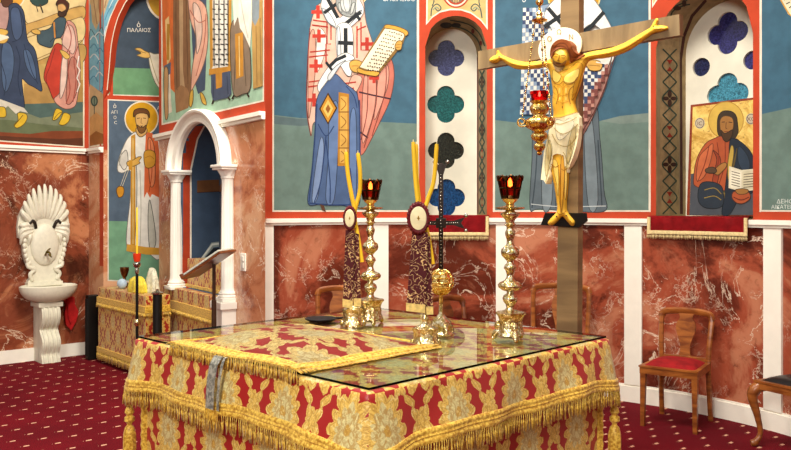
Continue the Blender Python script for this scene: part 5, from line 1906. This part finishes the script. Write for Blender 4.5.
def lump(name, label, cat, p, rx, ry, h, mat, seed, lobes=6, n=40, rz=0.):
    bm = BM()
    prof = [(0, 0), (1, 0), (1.05, .08), (1.0, .3), (.93, .55), (.78, .78), (.5, .94), (0, 1.0)]
    pr = []
    for (a, b), (c, q) in zip(prof, prof[1:]):
        for k in range(4): pr.append((a + (c - a) * k / 4, b + (q - b) * k / 4))
    pr.append(prof[-1])
    vs = lathe(bm, pr, n)
    for v in vs:
        a = atan2(v.co.y, v.co.x); r = math.hypot(v.co.x, v.co.y); z = v.co.z
        f = 1 + .16 * cos(lobes * a + seed) * min(1, r) * (1 - z * .6) + .12 * noise.noise((v.co.x * 2 + seed, v.co.y * 2, z * 3))
        v.co.x *= f * rx; v.co.y *= f * ry; v.co.z = z * h * (1 + .14 * noise.noise((v.co.x * 9 + seed, v.co.y * 9, 2.)) * (z > .02))
    bm.transform(Matrix.Translation(p) @ Matrix.Rotation(rz, 4, 'Z'))
    o = finish(name, bm, mat, smooth=True); recenter(o); return tag(o, label, cat)


lump('veiled_vessel', 'bundle covered with yellow satin on the side table in the recess', 'covered vessel', on_table(137, .085), .150, .060, .15, M_satin, 1.3, 7, rz=STR2.rz)
lump('veiled_vessel', 'bundle covered with a white patterned cloth right of the yellow satin one', 'covered vessel', on_table(152, .18), .09, .045, .24, M_whitecloth, 2.4, 5, rz=STR2.rz)
bp = on_table(122, .10)
bm = BM(); blob(bm, (0, 0, .05), (.05, .04, .05), n=16); bm.transform(Matrix.Translation(bp)); o = finish('small_jar', bm, paint('a9bfce', .3, .1, 20), smooth=True); recenter(o); tag(o, 'small pale blue jar at the left of the yellow bundle', 'jar')
bm = BM(); lathe(bm, [(0, 0), (.035, 0), (.045, .03), (.02, .05), (.012, .09), (.03, .12), (.045, .17), (.042, .2), (.0, .2)], 20); bm.transform(Matrix.Translation(on_table(124.5, .19)))
o = finish('goblet', bm, metal('old_copper', '8a5a34', .3, .2), smooth=True); recenter(o); tag(o, 'small copper goblet standing behind the pale blue jar', 'goblet')

# pole candle stand in front of that table
d = 7.25; x = K(137) * d
t = thing('pole_candle_stand', 'thin black pole stand with silver ring, red glass and tall candle', 'candle stand', (x, d, 0), 0)
zq = lambda y: H - (y - HZ) / F * d
bm = BM(); lathe(bm, [(0, 0), (.085, 0), (.085, .015), (.04, .03), (.02, .06), (.016, .07)], 28); finish('foot', bm, M_black, parent=t, smooth=50)
bm = BM(); lathe(bm, [(.013, .05), (.013, zq(266))], 14); finish('pole', bm, M_black, parent=t, smooth=True)
bm = BM(); lathe(bm, [(.016, zq(326)), (.028, zq(324)), (.028, zq(321)), (.016, zq(319))], 16); finish('collar', bm, M_gilt, parent=t, smooth=50)
bm = BM(); lathe(bm, [(.014, zq(274)), (.02, zq(270)), (.014, zq(268)), (.03, zq(266.6)), (.036, zq(264)), (.03, zq(262.4)), (.012, zq(262))], 20); rg = finish('holder_ring', bm, M_silver, parent=t, smooth=50)
bm = BM(); lathe(bm, [(0, zq(262)), (.026, zq(261.6)), (.034, zq(257)), (.036, zq(253.6)), (.032, zq(253.4)), (.028, zq(259)), (0, zq(260))], 20); finish('red_glass', bm, paint('d23a1e', .15, .1), parent=t, smooth=True)
bm = BM(); lathe(bm, [(0, zq(260)), (.0085, zq(260)), (.0075, zq(208)), (0, zq(207))], 10); finish('candle', bm, M_wax, parent=t, smooth=True)

# black post between the two side tables
d = 7.15; x = K(157.4) * d
t = thing('post', 'short black post with a silver cap between the two draped tables', 'post', (x, d, 0), 0)
bm = BM(); lathe(bm, [(0, 0), (.06, 0), (.06, .02), (.045, .03), (.04, .05), (.04, H - (294 - HZ) / F * d), (0, H - (294 - HZ) / F * d)], 24); finish('shaft', bm, M_black, parent=t, smooth=40)
z = H - (294 - HZ) / F * d
bm = BM(); lathe(bm, [(.0, z), (.05, z), (.052, z + .012), (.03, z + .024), (.012, z + .03), (.014, z + .04), (0, z + .045)], 24); finish('cap', bm, M_silver, parent=t, smooth=40)

# narrow black box placed at the dark gap in the corner
p = Vector((*STRIP.hit(93.6, .08), 0))
t = thing('black_box', 'tall narrow black box standing in the corner left of the draped table', 'black_box', p, STRIP.rz)
bm = BM(); box(bm, -.042, .042, -.07, .05, .0, .66, .01); finish('cabinet', bm, M_black, parent=t)
bm = BM(); box(bm, -.034, .034, -.076, -.068, .04, .62, .003); finish('front_panel', bm, paint('1d1a18', .9, .3, 90), parent=t)

# ---------------------------------------------------------------- niche: columns, arch, draped ledge
M_col = paint('efebe0', .4, .03)


def column(px, label):
    a = PIER.a(px, .03); p = PIER.w(a, .03, .78)
    t = thing('niche_column', label, 'column', p, PIER.rz, 'white columns of the arched niche')
    bm = BM(); lathe(bm, [(.075, .07), (.064, .09), (.060, .11), (.058, .5), (.053, 1.0), (.055, 1.02)], 40, mod=lambda a, i: 1 - (.09 * max(0, cos(10 * a)) ** 2 if 1 < i < 5 else 0)); finish('shaft', bm, M_col, parent=t, smooth=35)
    bm = BM(); box(bm, -.088, .088, -.088, .088, 0, .03, .004); lathe(bm, [(.085, .03), (.088, .042), (.08, .052), (.074, .056), (.08, .064), (.076, .074), (.06, .078)], 28); finish('column_base', bm, M_col, parent=t, smooth=40)
    bm = BM(); lathe(bm, [(.056, 1.01), (.062, 1.02), (.06, 1.03), (.085, 1.075), (.09, 1.085)], 28, mod=lambda a, i: 1 + (.06 * cos(8 * a) if i > 2 else 0)); box(bm, -.10, .10, -.10, .10, 1.085, 1.105, .004); box(bm, -.112, .112, -.112, .112, 1.105, 1.128, .005)
    finish('capital', bm, M_col, parent=t, smooth=40)
    return t


column(176.4, 'white fluted column at the left of the arched niche')
column(228.2, 'white fluted column at the right of the arched niche, behind the lectern')
arM = Matrix.Translation(PIER.w((NA + NB) / 2, 0, NSP)) @ Matrix.Rotation(PIER.rz, 4, 'Z')
bm = BM(); hw = (NB - NA) / 2; W_ = .20
secs = [(.0, .0), (0, .035), (.02, .055), (.06, .055), (.07, .045), (.13, .05), (.15, .085), (.18, .09), (W_, .075), (W_, 0)]
rows = []
for i in range(41):
    a = pi * i / 40
    rows.append([bm.verts.new((-(hw + r * 1.0) * cos(a), -o, (NR + r * .62) * sin(a))) for r, o in secs])
for p, q in zip(rows, rows[1:]):
    for i in range(len(secs) - 1): bm.faces.new((p[i], p[i + 1], q[i + 1], q[i]))
bm.faces.new(rows[0]); bm.faces.new(rows[-1][::-1])
bm.transform(arM); struct('trim_%d' % n_, bm, M_col, smooth=30); n_ += 1
# pedestals under the columns
for px, lab in ((228.2, 'white pedestal under the right niche column, behind the altar glass'),):
    p = PIER.w(PIER.a(px, .03), .03, 0)
    t = thing('column_pedestal', lab, 'pedestal', p, PIER.rz)
    bm = BM(); box(bm, -.095, .095, -.095, -.031 + .06, .0, .72, .004); finish('block', bm, M_col, parent=t)
    bm = BM(); box(bm, -.115, .115, -.115, .03, .72, .78, .008); finish('cap_slab', bm, M_col, parent=t)

# draped ledge: upper step in the niche and table in front
lower = clothed_table('draped_table', 'draped table of red and gold damask below the arched niche', PIER, PIER.a(162, .08), PIER.a(217, .08), .072, .80, M_dam_side, [(.60, .68), (.1, .15)], .08, front=.08)
f_ = Plane(PIER.w(0, 0, 0).xy, PIER.w(1, 0, 0).xy)
a0 = NA + .01
t = thing('draped_box', 'box draped in gold damask on the ledge inside the arched niche', 'draped box', PIER.w(a0, -.03, .802), PIER.rz)
bm = BM(); box(bm, .02, NB - NA - .07, .02, .30, .0, .27, .01); finish('drape', bm, M_dam_side, parent=t, uv='box')
bm = BM(); box(bm, .005, NB - NA - .055, .005, .3, .0, .03, .004); finish('trim_band', bm, M_trim, parent=t)

# lectern with an open book
d = 6.45; x = K(214) * d
t = thing('lectern', 'slim dark pole lectern with tilted desk before the arched niche', 'lectern', (x, d, 0), 0)
zq = lambda y: H - (y - HZ) / F * d
xq = lambda px: (px - 214) / F * d
bm = BM(); lathe(bm, [(0, 0), (.14, 0), (.14, .02), (.05, .04), (.02, .08), (.018, .1)], 28); finish('foot', bm, M_black, parent=t, smooth=50)
bm = BM(); lathe(bm, [(.020, .08), (.020, zq(300)), (.014, zq(300)), (.014, zq(264))], 14); finish('pole', bm, paint('3a2418', .4, .2, 30), parent=t, smooth=True)
Md = Matrix.Translation((xq(209), 0, zq(264))) @ Matrix.Rotation(-atan2(zq(250.5) - zq(276), xq(231) - xq(187)), 4, 'Y') @ Matrix.Rotation(radians(-9), 4, 'X') @ Matrix.Rotation(radians(-18), 4, 'Z')
bm = BM(); box(bm, -.205, .205, -.12, .12, -.012, .006, .003, Md); box(bm, -.212, -.198, -.12, .12, -.01, .035, .003, Md); finish('desk', bm, M_darkwood, parent=t)
bk = thing('open_book', 'open silver-edged book lying on the slim pole lectern', 'book', Vector((x, d, 0)) + Md @ Vector((0, 0, .007)), 0)
Mb = Matrix.Translation(-(Md @ Vector((0, 0, .007)))) @ Md
bm = BM(); box(bm, -.19, .20, -.115, .115, .007, .012, .002, Mb); finish('cover', bm, M_silver, parent=bk)
bm = BM(); box(bm, -.185, .195, -.108, -.002, .012, .028, .006, Mb); box(bm, -.185, .195, .002, .108, .012, .028, .006, Mb); finish('pages', bm, paint('b9b8ac', .6, .2, 40), parent=bk)

# light switch
p = PIER.w(PIER.a(244), 0, ZZ(271, PIER.hit(244)[1]))
t = thing('light_switch', 'white switch plate on the marble right of the niche column', 'light switch', p, PIER.rz)
bm = BM(); box(bm, -.045, .045, -.012, 0, 0, .145, .004); finish('plate', bm, M_white, parent=t)
for k in range(2):
    bm = BM(); box(bm, -.02, .02, -.02, -.011, .025 + k * .055, .065 + k * .055, .003); finish('rocker', bm, paint('dcd8cc', .4), parent=t)

# ---------------------------------------------------------------- sill cloths, icon
M_velvet = paint('9c1219', .8, .22, 14)
M_cream_fr = paint('d9c48e', .6, .15, 60)


def sill_cloth(label, px0, px1, ytop, ybot, wall_th, depth_in, frl):
    a0, a1 = th(px0), th(px1)
    t = thing('sill_cloth', label, 'sill cloth', APSE.w((a0 + a1) / 2, 0, RA), -(a0 + a1) / 2, 'velvet cloths on the window sills')
    z = lambda y, px: ZZ(y, APSE.hit(px, .05)[1])
    zt = 1.490; zb = H - (ybot - HZ) / F * APSE.hit((px0 + px1) / 2, .05)[1]
    bm = BM(); n = 24; rows = []
    for i in range(n + 1):
        u = a0 + (a1 - a0) * i / n; w = .003 * sin(i * 1.7)
        rows.append([bm.verts.new(p) for p in (APSE.w(u, -.02, zt + .0), APSE.w(u, .03, zt), APSE.w(u, .052, zt - .010), APSE.w(u, .056 + w, (zt + zb) / 2), APSE.w(u, .058 + w, zb))])
    for p, q in zip(rows, rows[1:]):
        for i in range(4): bm.faces.new((p[i], p[i + 1], q[i + 1], q[i]))
    bmesh.ops.solidify(bm, geom=bm.faces[:], thickness=.004)
    finish('cloth', bm, M_velvet, parent=t, world=True, smooth=60)
    bm = BM(); rows = []
    for i in range(n + 1):
        u = a0 + (a1 - a0) * i / n
        rows.append([bm.verts.new(APSE.w(u, o, zz)) for o, zz in ((.058, zb + .028), (.066, zb + .026), (.068, zb + .014), (.066, zb + .002), (.058, zb))])
    for p, q in zip(rows, rows[1:]):
        for i in range(4): bm.faces.new((p[i], p[i + 1], q[i + 1], q[i]))
    for u, sg in ((a0, 1), (a1, -1)):
        du = sg * .006
        vs = [[bm.verts.new(APSE.w(u + k * du, o, zz)) for k, o in ((0, .060), (.3, .068), (1.6, .068), (1.9, .060))] for zz in (zb, zt - .03, zt - .01)]
        for p, q in zip(vs, vs[1:]):
            for i in range(3): bm.faces.new((p[i], p[i + 1], q[i + 1], q[i]))
    finish('trim_band', bm, M_cream_fr, parent=t, world=True, smooth=60)
    bm = BM(); fringe(bm, [APSE.w(a0 + (a1 - a0) * i / n, .060, zb + .002) for i in range(n + 1)], frl, .011, .0042, False, .003)
    finish('fringe', bm, M_cream_fr, parent=t, world=True, smooth='all')
    return t


sill_cloth('red velvet cloth with cream fringe on the sill of the small window', 419.5, 489, 218, 235.5, 0, 0, .045)
sill_cloth('red velvet cloth with cream fringe on the sill below the gold icon', 650, 752.6, 218, 235, 0, 0, .04)

# icon leaning in the large window
IL, IR = at(686.6, 217, 6.30), at(757.5, 217, 5.93)
IC = Plane((IL.x, IL.y), (IR.x, IR.y))
z0 = 1.493; zt = ZZ(104.5, IC.hit(689)[1])
t = thing('icon', 'gold-ground painted icon of a bearded saint with open book, on the large window sill', 'icon', IC.w(IC.len / 2, 0, z0), IC.rz)
tilt = .035
ICP = lambda x, y, o: (lambda p: p + Vector((-IC.n.x, -IC.n.y, 0)) * (p.z - z0) * tilt)(IC.P(x, y, o))
out = [(686.6, 216), (689, 104.6), (757.8, 96.4), (757.2, 216)]
bm = BM(); a = []
for x, y in out:
    p = ICP(x, y, 0); p.z = max(p.z, z0); a.append(bm.verts.new(p))
b = [bm.verts.new(v.co - Vector((IC.n.x, IC.n.y, 0)) * .03) for v in a]
bm.faces.new(a); bm.faces.new(b[::-1])
for i in range(4): bm.faces.new((a[i], a[(i + 1) % 4], b[(i + 1) % 4], b[i]))
finish('panel', bm, paint('7a2e14', .5, .2, 20), parent=t, world=True)
mg, tg_, bg_ = newmat('aged_gold_leaf', .42, .35)
co = objco(tg_); n1 = nz(tg_, co, 9, 6, 1.2, .7); n2 = nz(tg_, co, 30, 5, 1., .7)
c_ = mixc(tg_, n1.step(.3, .65), hexc('b5862a'), hexc('efcf74')); c_ = mixc(tg_, n2.step(.56, .7) * .7, c_, hexc('7a4e1a')); tg_.links.new(c_, bg_.inputs['Base Color'])
_pc[('gold00', .55, .12, 9, .76)] = mg
hexold = hexc
hexc = lambda h: hexold('c9a040') if h == 'gold00' else hexold(h)
bm = BM(); mm = layers(bm, None, parse('''
p gold00 689.4,215 691.2,106.6 756.6,98.8 756.4,215
e b98f3a 724.6,120 18,19
e d9b44e 724.6,120 17,18
e c8bfa8 698.4,123 5,5.6
e 4a3a30 698.4,123 4.4,5
e c9bda2 698.4,123 3.8,4.4
t 5a1c18 5.6 698.4,125 IC
e c8bfa8 749.6,118.6 5,5.6
e 4a3a30 749.6,118.6 4.4,5
e c9bda2 749.6,118.6 3.8,4.4
t 5a1c18 5.6 749.6,120.6 XC
p 4c5058 689.4,215 690.2,174 698,172 704,186 712,188 740,190 752,186 756.4,188 756.4,215
s 3a2c1c 716,126 716.6,117 720,111.6 725,110.4 731,111.6 735,116 736.4,124 737,132 734,138 729,142 722,140 717,134
s b3552e 714,138 720,136 727,140 733,138 740,146 740,188 718,190 705,189 695,186 693,180 695,162 700,150 706,142
s c96a40 698,158 706,148 712,144 710,160 704,176 696,180
s 9a3f22 712,150 716,160 712,180 716,186 720,160
c 7a2c16 .8 708,146 704,164 697,182
c 7a2c16 .8 716,142 718,160 712,178
c 7a2c16 .8 724,142 724,164 718,186
s 1f2a38 729,140 735,139 745,146 752,156 754.4,172 754,190 745,196 738,200 730,214 722,214 724,196 726,176 728,158
s 2c3c4e 738,146 747,156 749,168 742,170 737,160
s c9a84a 730,146 733,150 731,168 728,180 727,164
s c9a84a 736,148 734,162 731,174
s c9a84a 716,190 724,192 722,202 712,204
s 2a3440 700,184 712,182 722,188 722,206 706,208 698,200
c 9a8038 .8 704,190 714,188 721,194
c 9a8038 .8 704,198 714,196 721,200
s a87438 718.6,121 721,116.6 726,115.6 731,118 732.4,124 731,131 728,136 724.6,138 721,135 719,129
s 4a3018 719.6,130 723,133 726,132.4 731.4,129.6 730.6,136 726.4,141.6 722,139
c 3a2010 .8 720.4,122 723.4,121.6
c 3a2010 .8 727.4,121.8 731,122.4
c 6a3c18 .7 725,122 724.6,127.6 726,128.4
c 7a2c16 .7 723,131.4 727.4,131.4
s a87438 713,171 720,164 725,162.6 726,166 722,171 717,175
s 57402c 705,169 712,167 716,170 714,173 706,172.6
p e6ddc0 728.4,166 741,170 754.6,168.6 755,190 741,191.6 728.2,188
p f0e9d0 730,168 740.4,171.6 740.4,190 730,187
p d9cfae 741.6,171.4 753.8,170 754,188.6 741.6,190
''' + '\n'.join('l 4a3a30 .7 731,%g 739.4,%g\nl 4a3a30 .7 743,%g 752.6,%g' % (y, y + 2.2, y + 3, y + 2) for y in (171.4, 174, 176.6, 179.2, 181.8, 184.4)) + '''
s b3552e 733,192 740,191 748,192 750,198 744,203 737,203 732,198
s a87438 735,190 742,188.6 748,190 746,193.6 738,194
c 6a2414 1 733,197 741,200 749,197
'''), fn=lambda x, y, o: ICP(x, y, o + .001), rough=.55)
for f in bm.faces:
    f.normal_update()
    if f.normal.dot(Vector((0, 0, H)) - f.calc_center_median()) < 0: f.normal_flip()
finish('painted_face', bm, mm, parent=t, world=True)

# ---------------------------------------------------------------- chairs
M_redseat = paint('8c1216', .85, .25, 12); M_blackseat = paint('1d1a1a', .35, .15, 14)


def wchair(label, loc, rz, wd, seatm, bh=.80, cabriole=False, group='wooden chairs along the apse wall', w=.40, dep=.40, narrow=.34):
    """front legs at y=-dep, origin under the middle of the back edge; faces -y"""
    t = thing('wooden_chair', label, 'chair', loc, rz, group)
    for sx in (-1, 1):
        bm = BM()
        if cabriole:
            P = smoothpath([(sx * (w / 2 - .02), -dep + .03, .40), (sx * (w / 2 + .012), -dep - .008, .33), (sx * (w / 2 - .008), -dep + .015, .20), (sx * (w / 2 - .02), -dep + .03, .09), (sx * (w / 2 - .008), -dep + .005, .03), (sx * (w / 2 + .012), -dep - .022, .018)], 5)
            rs = [.030, .033, .036, .038, .037, .034, .031, .028, .026, .024, .022, .020, .019, .018, .017, .016, .016, .017, .018, .019, .021, .022, .023, .022, .021, .018][:len(P)]
            tube(bm, P, rs, 10)
            box(bm, sx * (w / 2 - .025) - .022, sx * (w / 2 - .025) + .022, -dep + .005, -dep + .05, .36, .42, .004)
        else:
            for z0, z1, a, b in ((.0, .36, .013, .020),):
                cxp, cyp = sx * (w / 2 - .022), -dep + .022
                vs = box(bm, cxp - .02, cxp + .02, cyp - .02, cyp + .02, 0, .42)
                for v in vs:
                    if v.co.z < .1:
                        v.co.x = cxp + (v.co.x - cxp) * .68 + sx * .004; v.co.y = cyp + (v.co.y - cyp) * .68 - .006
        finish('front_leg', bm, wd, parent=t, smooth=40)
        bm = BM()
        xn = narrow / 2 - .016
        P = smoothpath([(sx * (xn + .008), .035, 0), (sx * (xn + .004), .008, .2), (sx * xn, 0, .42), (sx * (xn + .006), .012, .58), (sx * (xn + .012), .045, bh - .05), (sx * (xn - .004), .055, bh - .012)], 5)
        tube(bm, P, [.019] * len(P), 8); finish('back_post', bm, wd, parent=t, smooth=40)
    bm = BM()
    fr, bk_ = w / 2, narrow / 2
    prism(bm, [(-fr, -dep), (fr, -dep), (bk_, .0), (-bk_, .0)], .375, .425)
    prism(bm, [(-fr - .006, -dep - .006), (fr + .006, -dep - .006), (bk_ + .004, .0), (-bk_ - .004, .0)], .420, .432)
    finish('seat_frame', bm, wd, parent=t)
    bm = BM(); n = 14; G = []
    for i in range(n + 1):
        r_ = []
        for j in range(n + 1):
            u, v = i / n, j / n; ww = fr + (bk_ - fr) * v - .02
            e_ = (1 - abs(2 * u - 1) ** 3.2) * (1 - abs(2 * v - 1) ** 3.2)
            r_.append(bm.verts.new(((2 * u - 1) * ww, -dep + .02 + (dep - .05) * v, .428 + .046 * max(0, e_) ** .6)))
        G.append(r_)
    for i in range(n):
        for j in range(n): bm.faces.new((G[i][j], G[i + 1][j], G[i + 1][j + 1], G[i][j + 1]))
    bot = [bm.verts.new((x, y, .426)) for x, y in ((-fr + .02, -dep + .02), (fr - .02, -dep + .02), (bk_ - .02, -.03), (-bk_ + .02, -.03))]; bm.faces.new(bot[::-1])
    finish('seat_cushion', bm, seatm, parent=t, smooth=True)
    bm = BM()
    xn = narrow / 2 - .012
    P = smoothpath([(-xn - .012, .048, bh - .055), (-xn * .96, .054, bh - .018), (-xn * .6, .056, bh - .004), (0, .056, bh + .002), (xn * .6, .056, bh - .004), (xn * .96, .054, bh - .018), (xn + .012, .048, bh - .055)], 5)
    tube(bm, P, [.021] * len(P), 8, flat=1.25); finish('top_rail', bm, wd, parent=t, smooth=40)
    bm = BM(); zb, ztp = .425, bh - .01
    h = ztp - zb
    L = [(.045, 0), (.05, .06), (.038, .14), (.036, .30), (.048, .44), (.066, .58), (.072, .70), (.062, .80), (.046, .88), (.050, .95), (.056, 1.)]
    pts = [(x, zb + f * h) for x, f in L] + [(-x, zb + f * h) for x, f in L[::-1]]
    n0 = len(bm.verts); vs = prism(bm, sm2(pts, 2), -.007, .007, UPY)
    for v in vs: v.co.y += .012 + .042 * max(0, (v.co.z - .5) / (bh - .5))
    finish('splat', bm, wd, parent=t, smooth=40)
    bm = BM(); box(bm, -narrow / 2 + .02, narrow / 2 - .02, -.008, .012, .43, .46, .003); finish('back_rail', bm, wd, parent=t)
    return t


def facing(d): return atan2(d[1], d[0]) + pi / 2


# origin = middle between the rear feet; front direction d
rz = facing((-.225, -.315))
wchair('wooden splat-back chair with a red cushioned seat against the red marble', (2.132, 5.975, 0), rz, M_chairwood, M_redseat, .785, narrow=.37)
fd = Vector((-.88, -.47)).normalized(); rt = Vector((-fd.y, fd.x))
FL = Vector((2.345, 5.27)); ctr = FL + rt * .21 - fd * .42 if False else None
sd = Vector((fd.y, -fd.x))
# local +x for a chair facing -y is to its left seen from behind; viewer-left front leg is local -x
rz2 = facing(fd); R2 = Matrix.Rotation(rz2, 2)
loc = FL - R2 @ Vector((-.205, -.37))
wchair('wooden chair with black leather seat and curved front legs at the right edge', (loc.x, loc.y, 0), rz2, M_chairwood, M_blackseat, .80, True, w=.43, dep=.37)


def back_chair(px, label, d_in, bh, wd, w=.40, nar=.36, turn=0.):
    u = th(px); p = APSE.w(u, d_in, 0)
    return wchair(label, p, -u + turn, wd, M_blackseat, bh, False, w=w, narrow=nar)


back_chair(565, 'tall wooden chair whose back frame shows behind the post of the cross', .22, .915, M_chairwood, .46, .46)
back_chair(328, 'dark wooden chair half hidden behind the table, left of the candlesticks', .25, .90, M_chairwood, .42, .34, -.35)
back_chair(446, 'dark chair half hidden behind the gold orb of the standing cross', .25, .80, M_darkwood, .42, .36, .5)
